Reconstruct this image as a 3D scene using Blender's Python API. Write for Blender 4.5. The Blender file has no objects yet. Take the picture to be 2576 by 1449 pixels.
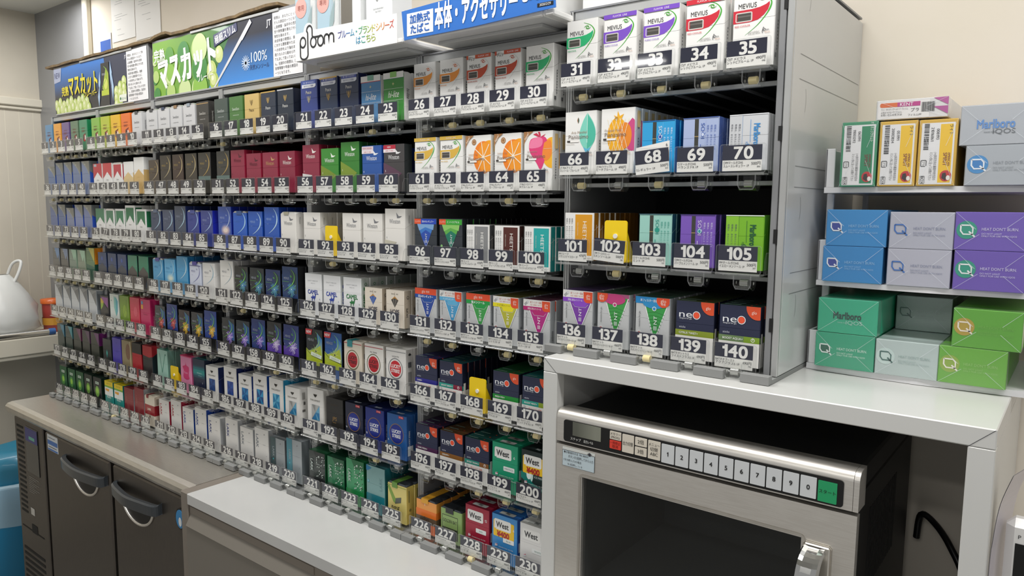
import bpy, math, random
from mathutils import Vector, Matrix
random.seed(7)
SC = bpy.context.scene
COL = SC.collection
# ---------------------------------------------------------------- camera
cd = bpy.data.cameras.new('camera'); cam = bpy.data.objects.new('camera', cd); COL.objects.link(cam)
cd.sensor_width = 36; cd.lens = 25.793; cd.clip_start = .02
R = ((.78757, .61627, .00902), (-.07460, .08078, .99394), (-.61182, .78346, -.10964))   # right, up, forward
cam.matrix_world = Matrix(((R[0][0], R[1][0], -R[2][0], 2.6252), (R[0][1], R[1][1], -R[2][1], -.9496),
                           (R[0][2], R[1][2], -R[2][2], 1.4984), (0, 0, 0, 1)))
SC.camera = cam
# ---------------------------------------------------------------- world, lamps, exposure
W = bpy.data.worlds.new('shop_light'); SC.world = W; W.use_nodes = True
W.node_tree.nodes['Background'].inputs[0].default_value = (1, .997, .985, 1)
W.node_tree.nodes['Background'].inputs[1].default_value = .34
def lamp(name, loc, sx, sy, power, col=(1, .987, .965)):
    l = bpy.data.lights.new(name, 'AREA'); l.shape = 'RECTANGLE'; l.size = sx; l.size_y = sy; l.energy = power; l.color = col
    o = bpy.data.objects.new(name, l); COL.objects.link(o); o.location = loc; return o
lamp('ceiling_tube_lamp', (-.45, -.3, 2.27), .12, 1.1, 9)
lamp('ceiling_tube_lamp', (.65, -.3, 2.27), 1.2, .12, 8)
lamp('ceiling_tube_lamp', (1.85, -.35, 2.27), 1.2, .12, 10)
lamp('ceiling_tube_lamp', (3.0, -.4, 2.27), 1.2, .12, 9)
lamp('ceiling_tube_lamp', (2.2, -2.4, 2.27), 1.2, .12, 8)
lamp('ceiling_tube_lamp', (2.8, -1.9, 2.27), 1.2, .12, 7)
lamp('card_glare_lamp', (.66, -2.66, 2.27), .3, .09, 3)  # added lamp, placed and sized to throw glare on a few upper cards
SC.view_settings.view_transform = 'Standard'; SC.view_settings.look = 'None'
SC.view_settings.exposure = 0; SC.view_settings.gamma = 1; SC.view_settings.use_curve_mapping = False
SC.cycles.transparent_max_bounces = 24; SC.cycles.max_bounces = 8; SC.cycles.sample_clamp_indirect = 6
# ---------------------------------------------------------------- materials
def lin(h):
    h = h.lstrip('#'); r = []
    for i in (0, 2, 4):
        c = int(h[i:i + 2], 16) / 255; r.append(c / 12.92 if c <= .04045 else ((c + .055) / 1.055) ** 2.4)
    return (*r, 1)
MATS = {}
def newmat(name):
    m = bpy.data.materials.new(name); m.use_nodes = True
    return m, m.node_tree, m.node_tree.nodes['Principled BSDF']
def prin(name, col, rough=.5, metal=0, coat=0, coat_r=.1, spec=.5):
    m, nt, b = newmat(name)
    b.inputs['Base Color'].default_value = lin(col); b.inputs['Roughness'].default_value = rough
    b.inputs['Metallic'].default_value = metal; b.inputs['Coat Weight'].default_value = coat
    b.inputs['Coat Roughness'].default_value = coat_r; b.inputs['Specular IOR Level'].default_value = spec
    MATS[name] = m; return m
def noisy(name, c1, c2, scale, rough=.5, metal=0, stretch=(1, 1, 1), bump=0, coat=0, rvar=0):
    m, nt, b = newmat(name); N = nt.nodes; L = nt.links
    tc = N.new('ShaderNodeTexCoord'); mp = N.new('ShaderNodeMapping'); mp.inputs['Scale'].default_value = stretch
    nz = N.new('ShaderNodeTexNoise'); nz.inputs['Scale'].default_value = scale; nz.inputs['Detail'].default_value = 4
    rp = N.new('ShaderNodeValToRGB'); rp.color_ramp.elements[0].color = lin(c1); rp.color_ramp.elements[1].color = lin(c2)
    rp.color_ramp.elements[0].position = .35; rp.color_ramp.elements[1].position = .65
    L.new(tc.outputs['Object'], mp.inputs[0]); L.new(mp.outputs[0], nz.inputs['Vector']); L.new(nz.outputs[0], rp.inputs[0])
    L.new(rp.outputs[0], b.inputs['Base Color'])
    b.inputs['Roughness'].default_value = rough; b.inputs['Metallic'].default_value = metal; b.inputs['Coat Weight'].default_value = coat
    if rvar:
        mr = N.new('ShaderNodeMapRange'); mr.inputs[3].default_value = rough - rvar; mr.inputs[4].default_value = rough + rvar
        L.new(nz.outputs[0], mr.inputs[0]); L.new(mr.outputs[0], b.inputs['Roughness'])
    if bump:
        bp = N.new('ShaderNodeBump'); bp.inputs['Strength'].default_value = bump; bp.inputs['Distance'].default_value = .002
        L.new(nz.outputs[0], bp.inputs['Height']); L.new(bp.outputs[0], b.inputs['Normal'])
    MATS[name] = m; return m
def clearmat(name, tint, amount, rough=.04, refl=(1, 1, 1)):
    m, nt, b = newmat(name); N = nt.nodes; L = nt.links; N.remove(b)
    out = N['Material Output']; tr = N.new('ShaderNodeBsdfTransparent'); tr.inputs[0].default_value = (*tint, 1)
    gl = N.new('ShaderNodeBsdfGlossy'); gl.inputs['Roughness'].default_value = rough; gl.inputs[0].default_value = (*refl, 1)
    lw = N.new('ShaderNodeLayerWeight'); pw = N.new('ShaderNodeMath'); pw.operation = 'POWER'; pw.inputs[1].default_value = 4; L.new(lw.outputs['Facing'], pw.inputs[0])
    ma = N.new('ShaderNodeMath'); ma.operation = 'MULTIPLY_ADD'; ma.inputs[1].default_value = .55; ma.inputs[2].default_value = amount
    mx = N.new('ShaderNodeMixShader')
    L.new(pw.outputs[0], ma.inputs[0]); L.new(ma.outputs[0], mx.inputs[0]); L.new(tr.outputs[0], mx.inputs[1]); L.new(gl.outputs[0], mx.inputs[2])
    L.new(mx.outputs[0], out.inputs[0]); MATS[name] = m; return m
def milky(name, col, frac):
    m, nt, b = newmat(name); N = nt.nodes; L = nt.links; out = N['Material Output']
    b.inputs['Base Color'].default_value = lin(col); b.inputs['Roughness'].default_value = .25
    tr = N.new('ShaderNodeBsdfTransparent'); mx = N.new('ShaderNodeMixShader'); mx.inputs[0].default_value = 1 - frac
    L.new(tr.outputs[0], mx.inputs[1]); L.new(b.outputs[0], mx.inputs[2]); L.new(mx.outputs[0], out.inputs[0]); MATS[name] = m
def gradmat(key, c1, c2, p1, p2, axis=2, rough=.4, coat=.25):     # printed colour blend along one side of the printed piece
    m, nt, b = newmat('print_blend'); N = nt.nodes; L = nt.links
    tc = N.new('ShaderNodeTexCoord'); sp = N.new('ShaderNodeSeparateXYZ'); rp = N.new('ShaderNodeValToRGB')
    rp.color_ramp.elements[0].color = lin(c1); rp.color_ramp.elements[1].color = lin(c2)
    rp.color_ramp.elements[0].position = p1; rp.color_ramp.elements[1].position = p2
    L.new(tc.outputs['Generated'], sp.inputs[0]); L.new(sp.outputs[axis], rp.inputs[0]); L.new(rp.outputs[0], b.inputs['Base Color'])
    b.inputs['Roughness'].default_value = rough; b.inputs['Coat Weight'].default_value = coat; MATS[key] = m; return m
def mat(k):
    if k in MATS: return MATS[k]
    if k[0] == '#':
        if k[-1] == '~': m = prin('foil_' + k[1:7], k[:7], .3, .85)
        elif k[-1] == '!': m = prin('paper_' + k[1:7], k[:7], .6)
        else: m = prin('print_' + k[1:7], k, .38, 0, .3, .12)
        MATS[k] = m; return m
    if k[0] == 'G':            # 'G#aaaaaa#bbbbbb:p1:p2:axis'
        a = k[1:].split(':'); return gradmat(k, a[0][:7], a[0][7:14], float(a[1]), float(a[2]), int(a[3]))
    raise KeyError(k)
prin('rack_grey', '#8f9092', .45, .3); prin('rack_dark', '#2b2d2e', .55, .2); prin('rack_light', '#b9bab9', .35, .4)
prin('foot_grey', '#8b8c8b', .6); prin('black_gap', '#0c0c0d', .6); prin('black_plastic', '#151515', .35)
noisy('panel_grey', '#c3c4c4', '#c8c9c8', 3, .28, coat=.25); noisy('side_grey', '#aeb0b0', '#b4b6b6', 3, .4, coat=0)
clearmat('clear_plastic', (.965, .972, .968), .05); clearmat('clear_edge', (.93, .94, .935), .26, .22)
clearmat('cellophane', (.99, .99, .99), .09, .3)
prin('roller_cream', '#e9d8a2', .5); prin('roller_clear', '#b9bab6', .15, .55); prin('card_white', '#eceae6', .4, 0, .3, .05)
prin('card_navy', '#23253a', .35, 0, .4, .05); prin('card_ink', '#33333a', .5); prin('card_digit', '#f1efec', .4, 0, .3, .05)
prin('pusher_yellow', '#f6d21c', .4); prin('button_white', '#efece2', .35)
noisy('steel', '#ebe6de', '#f3efe8', 40, .36, .9, (1, 1, 30), 0, 0, .06); noisy('steel_dark', '#67615b', '#716b65', 30, .36, .85, (30, 1, 1), 0, 0, .05)
noisy('steel_top', '#cfcac1', '#dad5cc', 30, .3, .85, (1, 30, 1), 0, 0, .05); prin('chrome', '#d8d8d6', .1, 1); prin('steel_black', '#1d1d1e', .45, .5)
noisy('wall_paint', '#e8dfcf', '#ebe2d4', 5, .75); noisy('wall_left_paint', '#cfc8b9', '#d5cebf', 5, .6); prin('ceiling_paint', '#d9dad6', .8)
prin('ivory_trim', '#ded8c8', .5); noisy('grey_sheet', '#8d8e90', '#96979a', 2, .35, 0); prin('floor_tile', '#8d8a84', .4)
noisy('white_laminate', '#cbcbc9', '#d0d0ce', 6, .3, coat=.2); prin('white_coat', '#d2d2cf', .35, 0, .2); prin('tan_paint', '#8d847a', .4, .15, .1)
prin('taupe_front', '#837d74', .45, .1); noisy('cardboard', '#6f5c44', '#8f7856', 60, .85, 0, (1, 1, 1), .6); milky('acrylic_white', '#eeeef0', .12); prin('black_glass', '#101214', .06, 0, .5)
prin('white_plastic', '#e9e8e6', .3, 0, .3); milky('bag_film', '#eef0ee', .13); milky('bin_film', '#b9dcee', .35); prin('bin_blue', '#1f86b4', .4); prin('door_handle_grey', '#3c4146', .3, .1, .4)
clearmat('oven_glass', (.55, .57, .58), .05, .05)
# ---------------------------------------------------------------- mesh helpers
FONT = bpy.data.curves.new('lettering', 'FONT'); FONT.resolution_u = 2
FOBJ = bpy.data.objects.new('lettering', FONT); TC = {}
def glyphs(s, bold):
    k = (s, bold)
    if k not in TC:
        if len(s) > 1 and s.isdigit() or s == '1':       # numerals set one by one, the 1 with its flag
            v, f, X = [], [], 0
            for c in s:
                if c == '1':
                    gv = [(.17, 0), (.33, 0), (.33, .69), (.225, .69), (.2, .62), (.15, .58), (.04, .565), (.04, .46), (.17, .46)]; gf = [(0, 1, 2, 3, 4, 5, 8), (8, 5, 6, 7)]; ga, gb = .04, .33
                    if not bold: gv = [(x if x > .18 else x + .05, y) for x, y in gv]
                else: gv, gf, ga, gb = glyphs(c + '\u200a', bold)
                B = len(v); v = v + [(x - ga + X, y) for x, y in gv]; f = f + [tuple(i + B for i in q) for q in gf]; X += gb - ga + .085
            TC[k] = (v, f, min(a[0] for a in v), max(a[0] for a in v)); return TC[k]
        FONT.body = s.replace('\u200a', ''); FONT.resolution_u = 7 if '\u200a' in s else 3
        m = bpy.data.meshes.new_from_object(FOBJ)
        v = [(a.co.x, a.co.y) for a in m.vertices]; f = [tuple(p.vertices) for p in m.polygons]
        bpy.data.meshes.remove(m)
        if not v: v = [(0, 0), (.1, 0), (.1, .1)]; f = []
        TC[k] = (v, f, min(a[0] for a in v), max(a[0] for a in v))
    return TC[k]
class Fr:            # a printing plane: origin, right, up, outward
    def __init__(s, o, U, V):
        s.o = Vector(o); s.U = Vector(U); s.V = Vector(V); s.N = s.U.cross(s.V)
    def at(s, u, v, n=0): return s.o + s.U * u + s.V * v + s.N * n
def front(x, y, z): return Fr((x, y, z), (1, 0, 0), (0, 0, 1))
def clip(pts, x0, y0, x1, y1):
    for ax, lim, sg in ((0, x0, 1), (0, x1, -1), (1, y0, 1), (1, y1, -1)):
        out = []
        for i in range(len(pts)):
            a, b = pts[i - 1], pts[i]; ia = (a[ax] - lim) * sg >= 0; ib = (b[ax] - lim) * sg >= 0
            if ia != ib:
                t = (lim - a[ax]) / (b[ax] - a[ax]); out.append((a[0] + (b[0] - a[0]) * t, a[1] + (b[1] - a[1]) * t))
            if ib: out.append(b)
        pts = out
        if not pts: break
    return pts
class MB:
    def __init__(s): s.v = []; s.f = []; s.m = []; s.sm = []; s.mats = []
    def mi(s, k):
        if k not in s.mats: s.mats.append(k)
        return s.mats.index(k)
    def add(s, vs, fs, k, smooth=False):
        b = len(s.v); s.v.extend(tuple(p) for p in vs); i = s.mi(k)
        for f in fs: s.f.append(tuple(j + b for j in f)); s.m.append(i); s.sm.append(smooth)
        return s
    def box(s, x0, x1, y0, y1, z0, z1, k, b=0):
        if b <= 0:
            vs = [(x, y, z) for x in (x0, x1) for y in (y0, y1) for z in (z0, z1)]
            return s.add(vs, [(0, 1, 3, 2), (4, 6, 7, 5), (0, 4, 5, 1), (2, 3, 7, 6), (0, 2, 6, 4), (1, 5, 7, 3)], k)
        vs = []; idx = {}
        for xi, x in enumerate((x0, x1)):
            for yi, y in enumerate((y0, y1)):
                for zi, z in enumerate((z0, z1)):
                    dx = b if xi == 0 else -b; dy = b if yi == 0 else -b; dz = b if zi == 0 else -b
                    for a, p in enumerate(((x, y + dy, z + dz), (x + dx, y, z + dz), (x + dx, y + dy, z))):
                        idx[xi, yi, zi, a] = len(vs); vs.append(p)
        g = lambda *q: idx[q]
        fs = []
        for c in (0, 1):
            fs.append((g(c, 0, 0, 0), g(c, 1, 0, 0), g(c, 1, 1, 0), g(c, 0, 1, 0))); fs.append((g(0, c, 0, 1), g(1, c, 0, 1), g(1, c, 1, 1), g(0, c, 1, 1)))
            fs.append((g(0, 0, c, 2), g(1, 0, c, 2), g(1, 1, c, 2), g(0, 1, c, 2)))
            for d in (0, 1):
                fs.append((g(c, d, 0, 0), g(c, d, 1, 0), g(c, d, 1, 1), g(c, d, 0, 1))); fs.append((g(c, 0, d, 0), g(c, 1, d, 0), g(c, 1, d, 2), g(c, 0, d, 2)))
                fs.append((g(0, c, d, 1), g(1, c, d, 1), g(1, c, d, 2), g(0, c, d, 2)))
                for e in (0, 1): fs.append((g(c, d, e, 0), g(c, d, e, 1), g(c, d, e, 2)))
        cen = Vector(((x0 + x1) / 2, (y0 + y1) / 2, (z0 + z1) / 2)); out = []
        for f in fs:
            P = [Vector(vs[i]) for i in f]; n = (P[1] - P[0]).cross(P[2] - P[0])
            out.append(f if n.dot(sum(P, Vector()) / len(P) - cen) > 0 else f[::-1])
        return s.add(vs, out, k)
    def poly(s, fr, pts, n, k):
        if len(pts) < 3: return s
        ar = sum(pts[i - 1][0] * pts[i][1] - pts[i][0] * pts[i - 1][1] for i in range(len(pts)))
        if abs(ar) < 1e-12: return s
        if ar < 0: pts = pts[::-1]
        return s.add([fr.at(u, v, n) for u, v in pts], [tuple(range(len(pts)))], k)
    def rect(s, fr, u0, v0, u1, v1, n, k): return s.poly(fr, [(u0, v0), (u1, v0), (u1, v1), (u0, v1)], n, k)
    def prism(s, fr, pts, n0, n1, k, ke=None):       # outline extruded along the outward axis
        ar = sum(pts[i - 1][0] * pts[i][1] - pts[i][0] * pts[i - 1][1] for i in range(len(pts)))
        if ar < 0: pts = pts[::-1]
        N = len(pts); vs = [fr.at(u, v, n0) for u, v in pts] + [fr.at(u, v, n1) for u, v in pts]
        s.add(vs, [tuple(range(N, 2 * N)), tuple(range(N - 1, -1, -1))], k)
        return s.add(vs, [(i, (i + 1) % N, N + (i + 1) % N, N + i) for i in range(N)], ke or k)
    def text(s, fr, t, cu, cv, h, k, n=.0006, maxw=None, bold=0, rot=0, shear=0, sx=1, al='c', cap=.69):
        v, f, a, b = glyphs(t, 0); sc = h / cap; w = (b - a) * sc * sx
        q = sx * (min(1, maxw / w) if maxw else 1); w = (b - a) * sc * q
        off = {'c': -w / 2, 'l': 0, 'r': -w}[al]; c, d = math.cos(rot), math.sin(rot)
        for p, (bx, by) in enumerate(((0, 0),) if bold < .009 else ((-.6, 0), (.6, 0)) if bold < .016 else ((-.8, -.8), (.8, -.8), (-.8, .8), (.8, .8))):
            vs = []
            for x, y in v:
                X = (x - a + bx * bold) * sc * q + off + shear * y * sc; Y = (y + by * bold) * sc - h / 2
                vs.append(fr.at(cu + X * c - Y * d, cv + X * d + Y * c, n + p * 4e-6))
            s.add(vs, f, k)
        return s
    def tube(s, pts, r, k, seg=8, cap=True):
        pts = [Vector(p) for p in pts]; vs = []; fs = []; N = len(pts); up = None
        for i, p in enumerate(pts):
            t = (pts[min(i + 1, N - 1)] - pts[max(i - 1, 0)]).normalized()
            if up is None: up = Vector((0, 0, 1)) if abs(t.z) < .9 else Vector((1, 0, 0))
            a = t.cross(up).normalized(); b = a.cross(t).normalized(); up = b
            rr = r[i] if isinstance(r, (list, tuple)) else r
            for j in range(seg):
                g = 2 * math.pi * j / seg; vs.append(p + a * math.cos(g) * rr + b * math.sin(g) * rr)
        for i in range(N - 1):
            for j in range(seg): fs.append((i * seg + j, i * seg + (j + 1) % seg, (i + 1) * seg + (j + 1) % seg, (i + 1) * seg + j))
        s.add(vs, fs, k, True)
        if cap: s.add(vs[:seg], [tuple(range(seg))[::-1]], k); s.add(vs[-seg:], [tuple(range(seg))], k)
        return s
    def mesh(s, name):
        m = bpy.data.meshes.new(name); m.from_pydata(s.v, [], s.f)
        for k in s.mats: m.materials.append(mat(k))
        m.polygons.foreach_set('material_index', s.m); m.polygons.foreach_set('use_smooth', s.sm); m.update(); return m
    def build(s, name, parent=None, loc=None):
        return link(name, s.mesh(name), parent, loc)
def link(name, me, parent=None, loc=None):
    o = bpy.data.objects.new(name, me); COL.objects.link(o)
    if loc: o.location = loc
    if parent: o.parent = parent
    return o
def tag(o, label, cat=None, group=None, kind=None):
    o['label'] = label
    if cat: o['category'] = cat
    if group: o['group'] = group
    if kind: o['kind'] = kind
    return o
def struct(o): o['kind'] = 'structure'; return o
def root(name, loc=(0, 0, 0)): return link(name, None, None, loc)
def circ(cu, cv, ru, rv=None, n=24, a0=0, a1=2 * math.pi):
    rv = rv or ru; full = abs(a1 - a0 - 2 * math.pi) < 1e-6
    return [(cu + ru * math.cos(a0 + (a1 - a0) * i / (n if full else n - 1)), cv + rv * math.sin(a0 + (a1 - a0) * i / (n if full else n - 1))) for i in range(n)]
def rrect(u0, v0, u1, v1, r, n=4):
    p = []
    for cu, cv, a in ((u1 - r, v0 + r, -math.pi / 2), (u1 - r, v1 - r, 0), (u0 + r, v1 - r, math.pi / 2), (u0 + r, v0 + r, math.pi)):
        p += [(cu + r * math.cos(a + math.pi / 2 * i / n), cv + r * math.sin(a + math.pi / 2 * i / n)) for i in range(n + 1)]
    return p
def smooth(pts, n=6):        # Catmull-Rom through the given points
    out = []; P = [pts[0]] + list(pts) + [pts[-1]]
    for i in range(1, len(P) - 2):
        for j in range(n):
            t = j / n; out.append(tuple(.5 * (2 * P[i][a] + (P[i + 1][a] - P[i - 1][a]) * t + (2 * P[i - 1][a] - 5 * P[i][a] + 4 * P[i + 1][a] - P[i + 2][a]) * t * t + (3 * P[i][a] - P[i - 1][a] - 3 * P[i + 1][a] + P[i + 2][a]) * t ** 3) for a in range(len(pts[0]))))
    return out + [tuple(pts[-1])]
def stroke(pts, w0, w1=None, wm=None):          # tapered flat line: widths at start, end, middle
    w1 = w0 if w1 is None else w1; N = len(pts); L = []; Rr = []
    for i, p in enumerate(pts):
        a = pts[max(i - 1, 0)]; b = pts[min(i + 1, N - 1)]; dx, dy = b[0] - a[0], b[1] - a[1]; d = math.hypot(dx, dy) or 1
        t = i / (N - 1); w = (w0 + (w1 - w0) * t) if wm is None else (w0 * (1 - 2 * t) + wm * 2 * t if t < .5 else wm * (2 - 2 * t) + w1 * (2 * t - 1))
        L.append((p[0] - dy / d * w / 2, p[1] + dx / d * w / 2)); Rr.append((p[0] + dy / d * w / 2, p[1] - dx / d * w / 2))
    return [[L[i], L[i + 1], Rr[i + 1], Rr[i]] for i in range(N - 1)]
# ---------------------------------------------------------------- the room
WB = .335; WL = -.946; CE = 2.29
struct(MB().box(WL - .05, 4.2, WB, WB + .08, 0, CE, 'wall_paint').build('wall_back'))
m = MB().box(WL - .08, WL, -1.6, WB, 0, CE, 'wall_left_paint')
for i in range(9):
    y = .3 - i * .0525; m.box(WL, WL + .0006, y - .0012, y + .0012, .96, 1.89, 'ivory_trim')
struct(m.build('wall_left'))
struct(MB().box(WL - .1, 4.2, -3.2, WB + .08, CE, CE + .05, 'ceiling_paint').build('ceiling'))
struct(MB().box(WL - .1, 4.2, -3.2, WB + .08, -.05, 0, 'floor_tile').build('floor'))
struct(MB().box(WL, WL + .022, -1.6, WB - .001, 1.9, 1.934, 'ivory_trim', .004).box(WL, WL + .012, -1.6, WB - .001, 1.885, 1.9, 'ivory_trim', .003).build('trim_1'))
struct(MB().box(WL, -.457, WB - .006, WB, 0, CE, 'grey_sheet').build('trim_2'))
struct(MB().box(-.457, -.42, WB - .02, WB, .9, CE, 'ivory_trim', .004).build('trim_3'))
struct(MB().box(WL, -.7, -1.2, WB - .007, .888, .958, 'ivory_trim', .004).box(WL, -.71, -1.2, WB - .007, .872, .888, 'ivory_trim', .003).build('window_sill'))
# silver rod lying on the sill
r = root('curtain_rod', (-.712, 0, .9715)); tag(r, 'silver rod with a blue end cap lying on the ivory ledge', 'rod')
MB().tube([(0, -.8, 0), (0, .226, 0)], .013, 'chrome', 14).build('rod_tube', r)
MB().tube([(0, .226, 0), (0, .25, 0)], .0135, '#3f6fb5', 14).build('end_cap', r)
# papers on the back wall
def notice(x0, x1, z0, z1, label, lines):
    m = MB().box(x0, x1, WB - .0025, WB - .0015, z0, z1, '#efeeeb!'); fr = front(x0, WB - .0026, z0)
    for (u, v, l) in lines: m.rect(fr, u, v, u + l, v + .0013, .0003, '#b3b4b5!')
    o = m.build('wall_notice'); tag(o, label, 'notice', 'notices taped to the back wall')
rl = lambda n, z0: [(.02 + random.random() * .03, z0 + i * .0085, .05 + random.random() * .05) for i in range(n)]
notice(-.25, -.072, 2.085, 2.285, 'white printed notice nearest the ivory wall trim', rl(5, .13) + rl(3, .075) + [(.04, .04, .03), (.045, .02, .05)])
notice(-.068, .108, 2.07, 2.285, 'white printed notice on the back wall, beside the other notice away from the trim', rl(3, .15) + rl(5, .11) + [(.05, .08, .06), (.08, .06, .03)])
m = MB().box(-.352, -.262, WB - .0025, WB - .0015, 2.04, 2.125, '#e4e6ea!').box(-.35, -.266, WB - .003, WB - .0025, 2.04, 2.102, '#3a62b4!')
tag(m.build('wall_label'), 'small blue and white label stuck on the wall below the notices', 'label')
# ---------------------------------------------------------------- bag, tub, bin at the far left
def lathe(m, cx, cy, prof, k, seg=28, wob=0, sx=1, sy=1):
    vs = []; N = len(prof)
    for i, (r, z) in enumerate(prof):
        for j in range(seg):
            a = 2 * math.pi * j / seg; q = 1 + wob * math.sin(a * 5 + z * 60) + wob * .7 * math.sin(a * 9 - z * 95)
            vs.append((cx + r * q * math.cos(a) * sx, cy + r * q * math.sin(a) * sy, z))
    fs = [(i * seg + j, i * seg + (j + 1) % seg, (i + 1) * seg + (j + 1) % seg, (i + 1) * seg + j) for i in range(N - 1) for j in range(seg)]
    return m.add(vs, fs, k, True)
r = root('shopping_bag', (-.82, .1, .9585)); tag(r, 'white see-through shopping bag with tied handles standing on the ledge', 'bag')
m = MB(); lathe(m, 0, 0, [(.001, .001), (.085, .002), (.118, .03), (.122, .07), (.112, .12), (.09, .17), (.06, .215), (.03, .25)], 'bag_film', 40, .05, .85, 1.06); m.build('bag_body', r)
for sy in (-1, 1):
    m = MB(); a = smooth([(.02, sy * .02, .18), (.025, sy * .055, .245), (.01, sy * .075, .3), (-.02, sy * .05, .285), (-.03, sy * .02, .19)], 6)
    m.tube(a, .006, 'bag_film', 8); m.build('bag_handle', r)
for k, (dy, dz, rad, c) in enumerate(((-.046, .046, .042, '#c9a98f'), (.046, .046, .042, '#d3c7a0'), (0, .136, .045, '#c99c8a'))):
    m = MB(); lathe(m, 0, dy, [(.001, dz - rad), (rad * .8, dz - rad * .6), (rad, dz), (rad * .8, dz + rad * .6), (.001, dz + rad)], c, 16)
    tag(m.build('bread_roll', None, (-.82, .1, .9585)), ('tan bread roll inside the bag, toward its front', 'pale bread roll inside the bag, toward the back wall', 'pinkish bread roll on top of the others in the bag')[k], 'bread', 'bread rolls in the shopping bag')
r = root('plastic_tub', (-.8, .278, .9585)); tag(r, 'red patterned tub with an orange lid beside the shopping bag', 'tub')
m = MB(); lathe(m, 0, 0, [(.001, .001), (.036, .001), (.038, .09), (.039, .125)], '#b8473f', 24); lathe(m, 0, 0, [(.0392, .03), (.0398, .06)], '#e0a23c', 24); m.build('tub_body', r)
m = MB(); lathe(m, 0, 0, [(.043, .12), (.043, .138), (.001, .141)], '#e06a22', 24); m.build('lid', r)
r = root('waste_bin', (-.40, .02, 0)); tag(r, 'blue waste bin lined with a pale plastic bag, left of the steel refrigerator', 'bin')
m = MB(); lathe(m, 0, 0, [(.001, .002), (.15, .002), (.17, .45), (.172, .5), (.165, .5), (.15, .05)], 'bin_blue', 32, 0, .8, 1.1); m.build('bin_body', r)
m = MB(); lathe(m, 0, 0, [(.17, .36), (.18, .42), (.183, .5), (.178, .515), (.17, .5)], 'bin_film', 40, .012, .8, 1.1); m.build('bin_liner', r)
m = MB(); lathe(m, 0, 0, [(.15, .5), (.165, .56), (.15, .6), (.09, .615), (.001, .6)], '#2c87a8', 40, .04, .8, 1.1); m.build('rubbish_bag', r)
# ---------------------------------------------------------------- steel refrigerator
FY = -.13
r = root('undercounter_refrigerator', (.5, FY, 0)); tag(r, 'dark steel undercounter refrigerator with two doors under the far shelves', 'refrigerator')
def part(mb, name, p, label=None):         # world-space mesh parented under a root
    o = mb.build(name); o.parent = p; q = p; off = Vector()
    while q: off += q.location; q = q.parent
    o.location = -off
    if label: o['label'] = label
    return o
part(MB().box(-.02, 1.062, FY + .025, WB - .01, .06, .828, 'steel_black').box(-.018, 1.06, FY + .012, FY + .025, .826, .832, 'steel_dark'), 'cabinet_body', r)
m = MB(); prof = [(WB - .005, .829), (WB - .005, .8615), (FY + .012, .8615), (FY - .002, .858), (FY - .008, .85), (FY - .008, .838), (FY - .003, .829)]
N = len(prof); vs = [(x, y, z) for x in (-.068, 1.068) for y, z in prof]
m.add(vs, [(i, (i + 1) % N, N + (i + 1) % N, N + i)[::-1] for i in range(N)] + [tuple(range(N)), tuple(range(2 * N - 1, N - 1, -1))], 'steel_top'); part(m, 'steel_top', r)
m = MB().box(-.02, .206, FY, FY + .024, .06, .826, 'steel_dark', .003); vp = part(m, 'side_panel', r)
fr = front(0, FY, 0); m = MB()
for i in range(18): m.rect(fr, -.003, .52 + i * .0162, .05, .527 + i * .0162, .0006, 'black_gap')
part(m, 'vent_slots', vp)
m = MB()
for i in range(15): m.rect(fr, -.002, .12 + i * .0195, .165, .129 + i * .0195, .0006, 'black_gap')
m.rect(fr, -.005, .468, .17, .472, .0006, 'black_gap').rect(fr, .075, .466, .12, .494, .0008, 'black_gap'); part(m, 'lower_grille', vp)
m = MB().box(.07, .168, FY - .002, FY, .665, .81, 'black_glass', .0008); dp = part(m, 'display_panel', vp)
f2 = front(0, FY - .002, 0); m = MB().rect(f2, .072, .765, .166, .808, .0004, '#25277a').rect(f2, .1, .773, .145, .783, .0006, '#5fae9a'); part(m, 'display_readout', dp)
m = MB()
for i in range(9): m.rect(fr, .075, .6 + i * .006, .075 + .04 + .02 * (i % 3), .602 + i * .006, .0006, '#8c8780')
m.rect(fr, .075, .525, .105, .548, .0006, '#c9c6c0'); part(m, 'printed_notes', vp)
def fdoor(x0, x1, hx0, hx1):
    m = MB().box(x0, x1, FY, FY + .024, .075, .822, 'steel_dark', .004); d = part(m, 'door', r)
    cx = (hx0 + hx1) / 2; m = MB(); hw = hx1 - hx0
    a = [(hx0 + .012, FY + .002, .772), (hx0 + .02, FY - .018, .77), (hx0 + .07, FY - .028, .768), (cx, FY - .032, .766), (hx1 - .06, FY - .027, .767), (hx1 - .004, FY - .018, .768), (hx1, FY + .002, .772)]
    a = smooth(a, 5); m = MB()
    for i in range(len(a) - 1):
        vs = []
        for p in (a[i], a[i + 1]): vs += [(p[0], p[1], p[2] - .013), (p[0], p[1] + .014, p[2] - .0125), (p[0], p[1] + .014, p[2] + .0125), (p[0], p[1] + .003, p[2] + .0145), (p[0], p[1] - .001, p[2] + .011)]
        m.add(vs, [(j, (j + 1) % 5, 5 + (j + 1) % 5, 5 + j) for j in range(5)] + ([(4, 3, 2, 1, 0)] if i == 0 else []) + ([(5, 6, 7, 8, 9)] if i == len(a) - 2 else []), 'door_handle_grey')
    part(m, 'handle', d)
    m = MB(); q = [(cx + .082 * math.cos(t), .757 + .058 * math.sin(t)) for t in [math.pi + math.pi * i / 20 for i in range(21)]]
    m.prism(fr, q, -.001, .0012, 'steel_black'); m.tube([(u, FY - .002, v) for u, v in q], .0035, 'steel', 8); part(m, 'finger_recess', d)
    return d
d1 = fdoor(.225, .648, .362, .636); d2 = fdoor(.668, 1.058, .659 + .02, .925)
m = MB().box(.244, .318, FY - .001, FY, .772, .82, '#e9edf0'); f3 = front(0, FY - .001, 0)
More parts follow.
